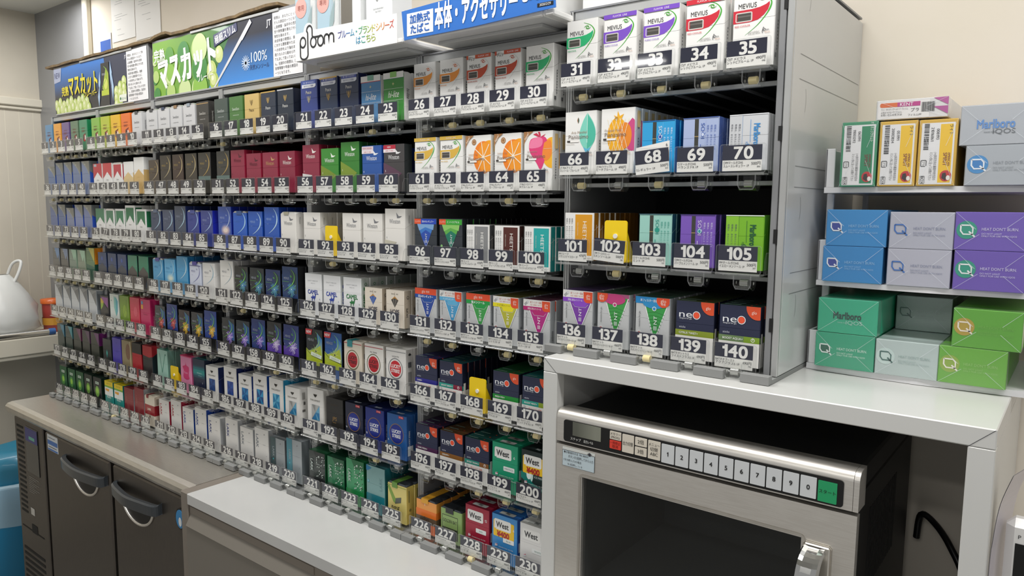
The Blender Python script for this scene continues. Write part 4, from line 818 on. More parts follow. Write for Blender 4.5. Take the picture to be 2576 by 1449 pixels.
def soft3(kind):
    if kind == 'wakaba':
        p = Pk('#e0cf7c', w=53, h=80, d=21, kind='soft', side='#d3bf62', top='#6f757b~').p([(0, .86), (.1, .9), (.42, .6), (.72, .66), (.72, .52), (.42, .46), (.3, .5)], '#7fa23f').p([(.4, .45), (.72, .52), (.74, .66), (.44, .6)], '#5b6157').t('わかば', .42, .36, 6, '#3f3f30', .6, .03, cjk=1).r(0, .9, 1, .915, '#9cab45').seal(.26, .54, 11, '#6b9a3f').r(.3, .55, .4, .85, '#7a7a48', 's').e(.5, .35, 3, '#8a8448', face='s'); return p
    if kind == 'echo': return Pk('#ef9f4a', w=53, h=67, d=21, kind='soft', side='#e0953f', top='#6a6f76~').r(0, .48, 1, .68, '#ee7a2c').r(0, .28, 1, .48, '#6b5a48').r(0, 0, 1, .28, '#ec6b1c').t('echo', .42, .42, 8.5, '#4b4038', .58, .03).seal(.28, .62, 8, '#e3a52c').r(0, .48, 1, .68, '#e8772a', 's').r(0, .28, 1, .48, '#62523f', 's').r(.44, .8, .46, 1, '#f2e6d4')
    p = Pk('#8fae68', w=53, h=66, d=21, kind='soft', side='#86a55f', top='#5f666b~').r(.08, .1, .82, .78, '#3f4735').r(.1, .42, .8, .76, '#93b06c').r(.1, .12, .8, .3, '#353a2d').t('GOLDEN BAT', .45, .62, 6, '#424a34', .66, .02, sx=.7).t('CIGARETTES', .45, .36, 3, '#d8dcc6', .64, .02).seal(.26, .62, 10, '#23262a').r(.3, .1, .6, .4, '#a9c07f', 's'); return p
# ---------------------------------------------------------------- what stands in every slot
SP = {}      # n: (design, how it looks)
def put(ns, make, desc):
    for n in ([ns] if isinstance(ns, int) else ns): SP[n] = (make, desc)
for n, c, d in ((1, '#5a8cb4', 'pale blue'), (2, '#e9a233', 'amber'), (3, '#6d568c', 'violet'), (4, '#5d7a5f', 'sage green'), (5, '#3f8a66', 'emerald green'), (6, '#86b84a', 'lime green'), (7, '#b9c43c', 'yellow green'), (8, '#e8b92c', 'yellow'), (9, '#e8742c', 'orange')): put(n, spirit(c, '#0f7f52' if n == 5 else None), d + ' pack with red round emblem')
for n, st in ((10, '#4a4c4e'), (11, '#46484b'), (12, '#3a4660'), (13, '#9a7a58'), (14, '#9aa6b0')): put(n, seven('#d3d3d4', '#5d5f63', st), 'silver grey soft pack with %s seal' % ('black', 'dark', 'navy', 'brown', 'pale blue')[n - 10])
put(15, seven('#3d3b38', '#d5d2cb', None, 'box', '#a8895a'), 'black pack with gold band under its lid'); put(16, seven('#4a5650', '#cfd4d0', None, 'box'), 'dark grey green pack with white lettering'); put(17, seven('#4d7a3f', '#dfe6dc', None, 'box'), 'moss green pack with white lettering')
put(18, peace('#d3b673', '#6f5a33', None, '#c9aa66', kind='box'), 'gold pack with brown bird emblem'); put(19, peace('#2e3646', '#c7a55c', '#c7a55c', ink='#d8d8d4'), 'navy pack with gold emblem and gold top edge'); put(20, peace('#2b3340', '#c7a55c', '#c9ccd2', '#1a2236', ink='#d8d8d4'), 'navy pack with gold emblem and silver top')
put(21, peace('#39488c', '#c3b88a', None, '#27306e', '#4a5fa8', 1, '#d7d3c0'), 'royal blue tall pack with white caption label'); put(22, peace('#2c3a56', '#c7a04c', '#d8ae58', '#2b3566', '#4a5596', 1, '#d8d8d4'), 'navy tall pack with gold top and gold emblem'); put(23, peace('#2a3552', '#c7a04c', '#c9ccd6', '#27305e', '#4a57a6', 1, '#d8d8d4'), 'navy tall pack with pale label and silver top')
put(24, hilite('#4f87b8', '#c0424a', '#7fae9a'), 'blue soft pack with white top and red line'); put(25, hilite('#3f8a3c', '#2f7a4f', '#8cc06a'), 'green soft pack with white top and green seal')
for n, c, k, nm, sw, nt, d in ((26, '#e8953a', 0, 'REGULAR', '#e0733a', 0, 'white flat pack with an orange band'), (27, '#e8913a', 0, 'REGULAR', '#e0733a', 0, 'white flat pack with a deep orange band'), (28, '#c24a2c', '#c4532f', 'BROWN AROMA', '#c9522f', 1, 'white flat pack with rust band and red corner'), (29, '#bf4529', '#c04d30', 'BROWN AROMA', '#c24b34', 1, 'white flat pack with brick red band and corner'), (30, '#2fb070', 0, 'MENTHOL', '#4aa83c', 0, 'white flat pack with a green band'), (31, '#2bb173', 0, 'MENTHOL', '#4aa83c', 0, 'white flat pack with an emerald band'),
    (32, '#7a4fc0', '#7a4fc0', 'PURPLE COOLER', '#4aa83c', 0, 'white flat pack with purple band and top stripe'), (33, '#7b50c2', '#7b50c2', 'PURPLE COOLER', '#4aa83c', 0, 'white flat pack with violet band and top stripe'), (34, '#cc2a3c', '#d02b3c', 'RED COOLER', '#4aa83c', 0, 'white flat pack with red band and top stripe'), (35, '#cb2a3c', '#d02b3c', 'RED COOLER', '#4aa83c', 0, 'white flat pack with crimson band and torn side'), (61, '#d9b14a', '#e0b94c', 'MIX GREEN', '#4aa83c', 0, 'white flat pack with mustard band and top stripe'), (62, '#d8b048', '#dfb84a', 'MIX GREEN', '#4aa83c', 0, 'white flat pack with golden band and top stripe')):
    put(n, mtech(c, k, nm, sw, '#4aa83c' if sw == '#4aa83c' else '-', nt), d)
put(36, kentblue(0), 'blue grey short pack with slanted grey panel')
for n in (37, 38, 39, 40): put(n, kentblue(1, ('#5c6f97', '#66779c', '#6a7ba0', '#7282a6')[n - 37], '#868a86'), ('slate blue', 'dusty blue', 'soft blue', 'pale blue')[n - 37] + ' tall pack with slanted grey panel')
put(41, roof('#b92a38', emb='#aeb4bd'), 'red pack with white gable and silver stamp'); put(42, roof('#c2373f'), 'red pack with plain white gable'); put(43, roof('#b83443', WH, 1, 0, 'soft'), 'white soft pack with red framed gable'); put(44, roofinv('#e4cf9f', '#dcc08a'), 'white pack with pale gold gable'); put(45, roofinv('#d8b675', '#d3b071', 1), 'tall white pack with gold gable')
for n, b, t in ((46, '#45392f', 0), (47, '#3a342e', 1), (48, '#3a2822', 1), (49, '#3b362e', 1), (50, '#3d3a35', 1), (51, '#3b3b38', 1)): put(n, mev(b, '#b99a55', '#a88f52', t, side='#131312', badge='#b99a4e', glow='#c2b48c' if n < 50 else '#b5995a', foot='#5f7470' if n > 49 else None), ('brown', 'charcoal', 'dark maroon', 'dark olive', 'graphite', 'ash black')[n - 46] + (' short' if n == 46 else ' tall') + ' pack with gold curve')
for n, ink, t in ((52, '#5a1f2c', 1), (53, '#54202c', 0), (54, '#c09a68', 0), (55, '#e8e2dc', 0), (56, '#ebe6e0', 1)): put(n, winston('#8f2f45' if n != 55 else '#8b2b42', ink, t, side='#a0233f' if n < 55 else '#8a1f38', num='6531'[n - 53] if n > 52 else '8', foot='#dad8d6' if n == 56 else None), 'maroon %s pack with %s eagle lettering' % ('tall' if t else 'short', {52: 'dark', 53: 'black', 54: 'gold', 55: 'cream', 56: 'white'}[n]))
put(57, winston('#3f8a35', '#e8eee4', 0, side='#1f6a2c', num='5', low='#7a8f2f'), 'green pack with white eagle and yellow glow'); put(58, winston('#3a7f32', '#e8eee4', 1, side='#1f5a2a', num='5', low='#7d9434'), 'tall green pack with white eagle'); put(59, winston('#2c57a0', '#e8ecf2', 0, side='#1d4fae', note='NEW DESIGN', num='6'), 'blue pack with white eagle and red notice'); put(60, winston('#454243', '#e4e4e4', 0, side='#252a2b', note='NEW', num='5', low='#5d3f52'), 'charcoal pack with white eagle and red notice')
put((63,), pian('orange'), 'white flat pack with big orange slice'); put((64,), pian('orange'), 'white flat pack with orange slice, higher one'); put(65, pian('straw'), 'white flat pack with pink strawberry'); put(66, pian('leaf'), 'white flat pack with teal leaf'); put(67, pian('pine'), 'white flat pack with pineapple print')
put(68, iqos('#2f9fd8', '#1667b0', '#d9ecf8', '#2a3f9a'), 'bright blue square pack with dark stick'); put(69, iqos('#a9b7da', '#4a62a4', '#3f5fae', '#cfd9ee'), 'lavender blue square pack with dark stick'); put(70, iqos('#cfd1d4', '#b9bcc0', '#3f8fd0', '#c9cbce', 1, '#d2d4d6'), 'silver square pack with sideways blue lettering')
for n, t in ((71, 1), (72, 1), (73, 0), (74, 1), (75, 1)): put(n, kentblue(t, ('#5b6a96', '#5c6c93', '#7b84a2', '#7c88b2', '#6f7ca6')[n - 71], '#8d8d86', '#1c49b0'), ('indigo grey', 'steel blue', 'short pale blue', 'periwinkle', 'greyish blue')[n - 71] + ' pack with slanted silver panel')
put(76, roof('#3a7a58'), 'green pack with white gable'); put(77, roof('#3f7a5c', WH, 1, 0, 'soft'), 'white soft pack with green gable and crooked card'); put(78, roof('#2c7a55', WH, 1), 'white framed pack with green gable'); put(79, roof('#1f7048', WH, 1, 1), 'tall white framed pack with green gable'); put(80, roof('#237249', WH, 1, side=WH), 'white framed pack with dark green side')
put(81, mev('#3a4660', '#9fc4dc', '#4f5c78', 0, 'soft', '#1f2c5c', '#b9d9ea', stamp='#5b6a86'), 'navy grey soft pack with pale curve'); put(82, mev('#46506a', '#9fc4dc', '#8d97ab', 0, side='#27325c', glow='#b9d9ea'), 'slate navy pack with pale blue curve'); put(83, mev('#465064', '#9fc4dc', '#8d97ab', 1, side='#2b3a72', glow='#b9d9ea'), 'tall slate pack with pale blue curve')
put(84, mev('#34408c', '#9fc4ec', '#48549c', 0, 'soft', '#1d28a8', '#a9c9ee', stamp='#4a56a0'), 'indigo soft pack with silver top'); put(85, mev('#3a468e', '#9fc4ec', '#9aa6cc', 0, side='#1f2bb0', glow='#b9d4f0'), 'indigo pack with white curve'); put(86, mev('#3a57a8', '#c9d9f0', '#aab9dc', 1, side='#1b2f9c', low=('#5a6cb0', '#8f8fb8', '#c9b2b8', '#eedccf')), 'tall blue pack with pink sunrise print')
put(87, mev('#2a5fc0', '#b9dcf2', '#4a7ac8', 0, 'soft', '#1748a8', '#a9d4f2', stamp='#3f5f98'), 'bright blue soft pack with silver top'); put(88, mev('#2c5cb8', '#b9dcf2', '#9cbae4', 0, side='#1745a4', glow='#c2e0f2'), 'bright blue pack with pale curve'); put(89, mev('#2b5ab5', '#b9dcf2', '#9cbae4', 1, side='#163f9c', glow='#c2e0f2'), 'tall bright blue pack with pale curve')
for n, t, d in ((90, 0, 'white soft pack with grey eagle and grey seal'), (91, 0, 'white pack with grey eagle, leftmost'), (93, 0, 'white pack with grey eagle'), (94, 0, 'cream white pack with grey eagle'), (95, 1, 'tall white pack with grey eagle')): put(n, winston('#ebe8e2', '#7a7b80', t, 'soft' if n == 90 else 'box', num={90: '5', 91: '5', 93: '3'}.get(n, '1'), stamp='#b5b09a' if n == 90 else None, foot='#c9c4b2' if n == 95 else None), d if n != 91 else 'white pack with grey eagle and numeral')
put(96, kentslate('#3f7cc8', '#7fa9d8', '#2a4fae', '#2347b8'), 'slate pack with blue wedge'); put(97, kentslate('#5faf4c', '#8fca6a', '#1f7a62', '#3aa536').e(.12, .4, 2.6, '#8fca7a'), 'slate pack with green wedge')
put(98, heets('#8a8b8c', '#4a4b4c'), 'white square pack with grey panel'); put(99, heets('#54261f', '#3a1f1c'), 'white square pack with brown panel'); put(100, heets('#25a7a5', '#12807f'), 'white square pack with turquoise panel'); put(101, heets('#dd9a1f', '#8f5f14'), 'white square pack with ochre panel')
put(103, iqos('#9ccfc3', '#1f4b5f', '#2f9c8c', '#2a9a86'), 'mint square pack with dark stick'); put(104, iqos('#7a57b8', '#3a2a6a', '#d9cff0', '#2f9c9c'), 'purple square pack with dark stick'); put(105, iqos('#79b62a', '#4a9a1c', '#1f5a3a', '#86bf34', 1).e(.43, .32, 3.6, '#e0aa3a'), 'lime square pack with sideways green lettering')
for n, a, b in ((106, '#6b6a66', '#6f8fb8'), (107, '#66645f', '#7a8aa6'), (108, '#7f8f80', '#9cc2a6'), (109, '#87927f', '#a3c6aa')): put(n, plain(a, '#55534f' if n < 108 else '#8aa892', ops=[('p', [(.3, 1), (1, 1), (.7, .6)], b), ('p', [(.7, 1), (1, 1), (1, .5)], b), ('t', 'KENT', .4, .9, 3, '#c9c9c0', .4)]), ('brown grey pack with blue wedge', 'warm grey pack with dim wedge', 'sage pack with mint wedge', 'olive pack with mint edge')[n - 106])
put(110, plain('#5f7f5a', '#e08a1c', 1, ops=[('p', [(.3, 1), (1, 1), (1, .55)], '#b9b04a'), ('p', [(0, .5), (1, .42), (1, 0), (0, 0)], '#2f5f4c'), ('t', 'KENT', .3, .92, 3, '#d9d9c0', .4), ('r', 0, 0, 1, .5, '#1c4a3c', 's')]), 'tall green pack with an orange side')
for n, c, s in ((111, '#33466e', '#1c2a4c'), (112, '#31436a', '#1e2b50'), (113, '#30436f', '#1c2749')): put(n, plain(c, s, ops=[('p', [(0, .5), (.5, .66), (1, .5), (1, 0), (0, 0)], '#3a3f4c'), ('e', .5, .8, 6, '#3f57a0')]), ('dark blue pack, leftmost of three', 'dark blue pack between two others', 'dark blue pack beside the teal packs')[n - 111])
for n in (114, 115): put(n, plain(('#3f8468', '#2f7f60')[n - 114], '#23332e', ops=[('p', [(0, .48), (.5, .68), (1, .48), (1, 0), (0, 0)], '#4a4644')]), ('teal pack with dark gable, left one', 'teal pack with dark gable, right one')[n - 114])
put(116, mev('#4f9cc8', '#a9d4e6', '#3f86b0', 0, 'soft', '#2f7fb0', '#b9dcec', stamp='#4a4a9c'), 'sky blue soft pack with violet seal'); put(117, mev('#63b0dc', '#b9dcec', '#4a94c0', 0, side='#4a98c8', low=('#74b8de', '#93c6de', '#bcd9dc', '#e2ead9')), 'sky blue pack with pale cloud print'); put(118, mev('#4a9cca', '#c9e2ec', '#6fb0d4', 1, side='#2b7fb4', glow='#c9e4ee'), 'tall sky blue pack with pale curve'); put(119, mev('#d3d9ea', '#c2cbe2', '#8f8fb4', 0, 'soft', '#c3cadc', '#6a6aa8', stamp='#4f45a0').r(0, .88, 1, .9, '#5f65a0'), 'pale lavender soft pack with violet seal')
put(120, mev('#e4e3e0', '#7fb4cc', '#9a9aa2', 0, badge='#77828c'), 'white pack with blue curve'); put(121, mev('#e7e5e0', '#8fa9b8', '#9a9aa2', 1, badge='#77828c', side='#d9d6d0'), 'tall white pack with blue curve')
for n, b, t in ((122, '#2c2f2f', 0), (123, '#2b3136', 0), (124, '#263a6a', 0), (125, '#26406e', 1)): put(n, mevx(b, '#2f4a58', '', '#6fb4c8' if n > 123 else '#7fae6a', '#4a9cc8', t, glow='#2a4a5c').p([(0, .3), (1, .3), (1, .42), (.6, .5), (.1, .46)], '#31363a') if 0 else mevx(b, '#2f4a58', '', '#5fa0a8', '#4a86c8', t, glow='#29404c'), ('black pack with green blue spray', 'dark slate pack with green blue spray', 'navy pack with blue spray', 'tall navy pack with blue spray')[n - 122])
put(126, camel('#2a3fa0'), 'white pack with blue camel'); put(127, camel('#2a44ac'), 'white pack with bright blue camel'); put(128, camel('#1f7a3c'), 'white pack with green camel'); put(129, hope('#3a62b0'), 'cream short pack with blue fan emblem'); put(130, hope('#4a4642'), 'cream short pack with brown fan emblem')
for n, c, b, cap, m_, d in ((131, '#2c4a9c', '#1f4fa0', '深みのレギュラー', 0, 'blue wedge and red top'), (132, '#4a9ccc', '#5fb0da', 'すっきりレギュラー', 1, 'sky blue wedge'), (133, '#3f9c4c', '#1f9a46', '強メンソール', 0, 'green wedge and red top'), (134, '#b5b43a', '#e8dc1e', 'すっきり香るメンソール', 1, 'olive yellow wedge'), (135, '#b02a7f', '#b5226f', '爽快に香るメンソール', 1, 'magenta wedge'), (136, '#7a3fa4', '#8a48c4', '芳醇に香るメンソール', 1, 'purple wedge')): put(n, kentneo(c, b, cap, m_), 'silver pack with ' + d)
put(137, kentneo('#3f9a48', '', '#a8557c', 2, '#c23f7c'), 'silver pack with green wedge and pink bubbles'); put(138, kentneo('#3a9a4a', '', '#1f86c8', 2, '#2f8fc8'), 'silver pack with green wedge and blue top')
for n, c, nm, c2, fl, jp, d in ((139, '#8a9a2c', 'CITRUS TWIST+', None, 0, 0, 'olive stripe'), (140, '#6f8a5a', 'BOOST AQUA+', '#7fa02c', 0, 0, 'sage green stripe'), (166, '#2c2a8c', 'DARK+', None, 1, 1, 'indigo stripe'), (167, '#2a9c8c', 'BOOST BERRY+', '#8a1f3c', 1, 1, 'teal and crimson stripe'), (169, '#1f8a34', 'FRESH MIX+', None, 0, 0, 'green stripe'), (170, '#2a9c8c', 'BOOST MINT+', '#8aa02c', 1, 1, 'teal and olive stripe'), (196, '#4a1f4a', 'DARK FRESH+', None, 0, 0, 'plum stripe'), (197, '#8a5a24', 'CREAMY+', None, 0, 0, 'bronze stripe'), (198, '#2a8c7c', 'BOOST TROPIC+', '#8a5a30', 1, 1, 'teal and brown stripe')): put(n, neo(c, nm, c2, fl, jp, {139: '#3f4a26', 140: '#23362c', 166: '#2a2a5a', 167: '#1f4f52', 169: '#1f5a30', 170: '#1f5f5c', 196: '#3a2546', 197: '#5f4426', 198: '#1f4f4a'}[n]), 'navy and white pack with ' + d)
for n in range(141, 146): put(n, kentsilver(1), ('silver pack with grey facet, leftmost', 'silver pack with grey facet, second', 'silver pack with grey facet, third', 'silver pack with grey facet, fourth', 'silver pack with grey facet and grey side')[n - 141].replace(', leftmost', ' at the rack end').replace(', second', ' beside the end one').replace(', third', ' in the middle').replace(', fourth', ' before the last one'))
put(146, plain('#26262a', '#1b1b1e', ops=[('p', [(.05, .9), (.5, .9), (.3, .62), (.05, .5)], '#c9b03a'), ('p', [(.1, .95), (.95, .95), (.9, .6), (.5, .75)], '#8f4a94'), ('p', [(.05, .5), (.3, .62), (.4, .72), (.1, .75)], '#8fb83a'), ('p', [(.05, .5), (.5, .72), (.95, .5), (.95, .3), (.05, .3)], '#2f2f33')]), 'black pack with rainbow gable')
put(147, plain('#dfe6e0', '#d5ded6', 1, ops=[('p', [(.5, .95), (.85, .85), (.9, .6), (.7, .35), (.5, .6)], '#7fc4bc'), ('p', [(.7, .95), (.95, .8), (.9, .5), (.75, .35)], '#4fa9b8'), ('e', .2, .8, 2, '#55706a')]), 'tall white pack with turquoise leaf'); put(148, plain('#7a9c2f', '#6f9a2a', 1, ops=[('e', .55, .55, 12, '#8fb034', 18), ('l', [(.3, .4), (.6, .6), (.8, .9)], '#5f8024', 1), ('l', [(.6, .6), (.85, .55)], '#5f8024', .8)]), 'tall lime pack with leaf print'); put(149, plain('#d23a54', '#c42f4c', 1, ops=[('e', .6, .6, 11, '#da5268', 14)]), 'tall coral red pack'); put(150, plain('#c42a62', '#b81f5c', 1, ops=[('e', .2, .9, 5, '#4f9cc0'), ('r', .08, .72, .3, .84, '#e0a03a'), ('t', 'Pianissimo', .5, .58, 4, '#a01f50', .7), ('t', 'WARNING', .5, .4, 5, '#dfb0c4', .3, .01, 1.57, 0, 1, 'c', 's')]), 'tall magenta pack with blue round sticker')
for n, b, t, rr, r2, bd, d in ((151, '#3a3f44', 0, '#c8453f', '#e08a7a', None, 'black pack with red burst'), (152, '#24408c', 1, '#c23a3a', '#dc7a6a', None, 'tall navy pack with red burst'), (153, '#3a2f34', 0, '#e8b92c', '#f2d86a', None, 'dark brown pack with yellow burst'), (154, '#34383f', 0, '#e8b92c', '#f2d86a', None, 'charcoal pack with yellow burst'), (155, '#22408f', 1, '#e8b024', '#f2d46a', None, 'tall navy pack with yellow burst'), (156, '#303438', 0, '#8a6ad0', '#d9c9f2', None, 'charcoal pack with violet burst'), (157, '#2c363f', 0, '#8a6ad0', '#d9c9f2', None, 'slate pack with violet burst'), (158, '#243a7a', 1, '#7a5fc8', '#d3c4f0', None, 'tall navy pack with violet burst'), (159, '#303236', 1, '#b9a0dc', '#e8e0f2', '#5f3fa8', 'tall charcoal pack with violet foot'), (160, '#2a3a78', 1, '#9a84d4', '#e4dcf4', '#5535a0', 'tall navy pack with violet foot')): put(n, mevx(b, '#23304c', '', rr, r2, t, bd, glow='#2f5f9c' if bd is None else '#3a4f86'), d)
put(161, muscat('#23282a', 0), 'black and lime pack with red corner tag'); put(162, muscat('#2a5a9c', 0), 'blue and lime pack with red corner tag')
put(163, lucky('#e3d9c8', '#b5293a', '#6f6a4a', '#b5202c', '#3a1416', 'soft', '#2f8f94', None, top='#dcd4c6', side='#d6cab8'), 'cream soft pack with red disc and teal seal'); put(164, lucky('#ebe8e2', '#b5293a', '#6a6644', '#c01f2c', '#4a1418', side='#dcd8d0', top='#e3e0d8'), 'white pack with red disc and dark lettering'); put(165, lucky('#ebe9e5', '#9a9a9c', '#7f8084', '#c8232f', '#f3efec', side='#d3cfca', top='#e3e1dc', cap='LIGHTS'), 'white pack with red disc and white lettering')
for n in range(171, 176): put(n, plain(('#2f3f3a', '#31423c', '#363a34', '#383a36', '#3c4038')[n - 171], ('#1f6a86', '#1f7a86', '#7a2a5c', '#5a2a5c', '#6a1f66')[n - 171], 1, ops=[('p', [(.4, 1), (1, 1), (1, .6)], ('#3a86a4', '#3a94a0', '#7a3f66', '#5f4060', '#6f4070')[n - 171]), ('r', 0, 0, 1, .6, '#23261f', 's')]), ('dark green pack with blue edge', 'dark green pack with teal edge', 'dark olive pack with pink edge', 'dark olive pack with plum edge', 'dark pack with purple side')[n - 171])
put(176, plain('#2a2f32', '#1c2022', ops=[('e', .5, .5, 6, '#1f6f6c', 12), ('e', .5, .52, 2.6, '#4fc0b4', 6)]), 'black pack with teal glow'); put(177, plain('#5145b4', '#463aa6', 1, ops=[('t', 'VOGUE', .5, .6, 3, '#473ba4', .6), ('e', .5, .86, 2, '#463aa0')]), 'tall violet blue pack'); put(178, plain('#9a8c6a', '#b9a982', 1, ops=[('p', circ(.7, .68, .26, .24, 18), '#7f5f4a'), ('r', .92, 0, 1, 1, '#cdbf98')]), 'tall khaki gold pack with brown oval'); put(179, plain('#b5202e', '#8a1722', 1, '#1b1a1b', ops=[('r', 0, .7, 1, 1, '#2a2626'), ('r', 0, .7, 1, 1, '#1f1c1c', 's')]), 'tall red pack with black top'); put(180, plain('#2c2c2e', '#17242a', 1, '#a01a28', ops=[('p', [(0, 1), (1, 1), (1, .72), (.7, .68), (0, .72)], '#b01f2c'), ('p', [(0, 1), (1, 1), (1, .85), (0, .7)], '#a01a26', 's')]), 'tall black pack with red lid')
put(181, plain('#a3cdbe', '#7fae9e', 1, '#4f8f7c', ops=[('l', [(.25, .9), (.45, .45), (.5, .4), (.8, .9)], '#5f9a88', 3), ('l', [(.3, .9), (.5, .5)], '#d9ece4', 1), ('e', .85, .88, 2, '#4a7a70')]), 'tall mint pack with large letter'); put(183, plain('#e08ab0', '#d86a9a', 1, '#c8245a', ops=[('p', [(0, .97), (1, .97), (1, 1), (0, 1)], '#d0286a'), ('p', smooth([(.5, .85), (.55, .75), (.78, .7), (.75, .5), (.8, .4), (.5, .36), (.25, .42), (.3, .6), (.2, .7), (.45, .75), (.5, .85)], 4), '#cf2a6c'), ('t', 'Rose', .5, .55, 6, '#e89ac0', .5, .01)]), 'tall pink pack with rose print'); put(184, plain('#16233f', '#16233c', 1, '#1f5f66', ops=[('r', 0, .5, 1, .82, '#174a5c'), ('r', 0, .56, 1, .78, '#196c76'), ('r', 0, .6, 1, .72, '#1b8a88'), ('r', 0, .82, 1, 1, '#1f2f4a'), ('t', 'VIRGINIA S.', .55, .63, 3.4, '#b9d9d8', .7, .01), ('t', 'MENTHOL', .6, .56, 2.4, '#9cc4c4', .4), ('t', '5', .8, .38, 4, '#dfe8ea', .2)]), 'tall teal navy pack')
for n, a, b, s, t, hf, d in ((185, '#1f3f7c', '#2a5596', '#1c2a5c', 0, None, 'navy window'), (186, '#1f3c8c', '#2a55a6', '#1c2a64', 1, None, 'deep blue window'), (187, '#1f5f9c', '#2a86c0', '#1d3a86', 0, None, 'blue window'), (188, '#1f4f8c', '#2f94c4', '#1f4a9c', 1, None, 'bright blue window'), (189, '#1f7fae', '#5fb4d4', '#2493bd', 1, None, 'turquoise side'), (190, '#2f7fae', '#5fa9cc', '#eceae6', 0, '#b9bab8', 'half silver window'), (191, '#2f7fb4', '#6fb0d0', '#e6e2da', 1, '#b4b5b3', 'half silver half blue window')): put(n, parl(a, b, s, t, hf), 'white %spack with %s' % ('tall ' if t else '', d))
put(192, plain('#2a2826', '#1c1b1a', ops=[('t', 'JPS', .5, .5, 8, '#a5814a', .5, .0, 0, .1), ('r', .4, .4, .6, .41, '#a5814a'), ('t', 'John Player', .5, .84, 3.4, '#4f4438', .6), ('r', 0, .62, 1, .623, '#3d3a36')]), 'black pack with gold monogram')
for n, c, num, tp in ((193, '#20253f', '14', '#181c30'), (194, '#1f2f80', '10', '#192458'), (195, '#245a9c', '6', '#1c4478')): put(n, lucky(c, None, '#8a6a5a', '#1f2f8c', '#f0f0f2', cap=None, num=num, tab='#c9242f', top=tp, side=('#1a1e33', '#1b2a72', '#1f4f8c')[n - 193]), ('black navy', 'royal navy', 'steel blue')[n - 193] + ' pack with blue disc and red tab')
put(199, west('#1f9c74', '6', 'MENTHOL', top='#1f8a66'), 'green pack with white label'); put(200, west('#23302f', '8', 'ICE FRESH', 1, dark=1, top='#1c2625'), 'black and teal pack with yellow price flash'); put(228, west('#a51f3a', '12', 'RED', top='#8a1b32'), 'crimson pack with white label'); put(229, west('#3f8fd0', '6', 'BLUE', 1, top='#2f6ab4', side='#2f62b8'), 'sky blue pack with yellow price flash'); put(230, west('#e6e5e3', '1', 'WHITE', side='#d9d8d5', top='#d9d8d5'), 'white pack with white label')
for n, b, g in ((201, '#23603a', '#4a9c3c'), (202, '#23603a', '#4f9f46'), (203, '#1f5a34', '#5fa544'), (204, '#27302a', '#6aa032'), (205, '#23282a', '#7fb84a')): put(n, kool(b, g), ('dark green pack with pale plate at the rack end', 'dark green pack with pale plate', 'green pack with bright glow', 'black pack with lime ring', 'black pack with lime glow')[n - 201])
put(206, kool2(), 'teal and white pack with yellow top, left one'); put(207, kool2(), 'teal and white pack with yellow top, right one')
put(208, plain('#8a2430', '#a9a9ac', ops=[('t', 'LARK', .25, .64, 7, '#a5685f', .55, .01, -1.57), ('r', .1, .6, 1, .604, '#a5404a')]), 'wine red pack with silver side'); put(209, plain('#8f2430', '#a3a3a6', 1, '#7a1f2a', ops=[('t', 'LARK', .25, .64, 7, '#a5685f', .55, .01, -1.57), ('r', .1, .6, 1, .604, '#a5404a')]), 'tall wine red pack with silver side'); put(210, Pk('#e6ddcb', kind='soft', side='#ddd3bf', top='#d9d0be').r(0, .36, 1, .68, '#a0232c').t('LARK', .45, .54, 6.4, '#e9dfcf', .5, .03, 0).r(0, .36, 1, .68, '#96212a', 's').r(.3, .72, .7, .9, '#a59c8c', 's').seal(.22, .42, 9, '#8f1f28').r(.45, .27, .55, .34, '#6a3a34'), 'cream soft pack with red belt')
for n, ik, sd, t, d in ((211, '#a5283c', '#a5203a', 0, 'red'), (212, '#a8283c', '#a8203a', 1, 'red'), (213, '#2a4a94', '#1f459a', 0, 'blue'), (214, '#26408c', '#1f47a0', 1, 'blue'), (215, '#2f3f7c', '#b0b1b3', 0, 'navy'), (216, '#2c3a80', '#b4b5b6', 1, 'navy'), (217, '#7f858c', '#a9abad', 0, 'grey'), (218, '#7b828a', '#aeb0b2', 1, 'grey')): put(n, lark('#e6e4e0', ik, sd, t), 'white %s pack with sideways %s lettering' % ('tall' if t else 'short', d))
put(219, lark('#9fa5a8', '#5f6c70', '#6a7074', 0, '#7d8487', '#3c5458'), 'silver pack with dark teal strip'); put(220, lark('#a5acb0', '#4f6068', '#6d7478', 1, '#868d90', '#4a8c9c'), 'tall silver pack with blue strip')
put(221, larkgreen('#3f4644', '#2a302e', 0, '#26292b', '#1f5a38'), 'black pack with green edges and pale mosaic'); put(222, larkgreen('#2f7f54', '#1f5f3c', 0, '#1f4f36'), 'green pack with pale mosaic'); put(223, larkgreen('#3f9c68', '#1f6f42', 1, '#1f8f4a', '#145a30'), 'tall green pack with pale mosaic'); put(224, plain('#7fa9a8', '#1f6a70', 1, '#2a5a60', ops=[('r', 0, 0, 1, .4, '#1f7f8c'), ('p', [(0, 1), (.3, .95), (.1, .88), (0, .88)], '#1f7fb0'), ('t', 'LARK', .8, .66, 8, '#6a9498', .6, .01, 1.57), ('e', .12, .66, 3, '#3fb0c8'), ('e', .12, .66, 1.8, '#9fc4c8'), ('r', .02, .4, .98, .98, '#85a9a9')] if 0 else [('r', 0, 0, 1, .4, '#1f7f8c'), ('p', [(0, 1), (.3, .95), (.1, .88), (0, .88)], '#1f7fb0'), ('t', 'LARK', .8, .66, 8, '#6a9498', .6, .01, 1.57), ('e', .12, .66, 3, '#3fb0c8'), ('e', .12, .66, 1.8, '#9fc4c8')]), 'tall pale teal pack with silver face')
put(225, soft3('wakaba'), 'yellow soft pack with green band and seal'); put(226, soft3('echo'), 'orange soft pack with brown belt'); put(227, soft3('bat'), 'olive soft pack with black seal')
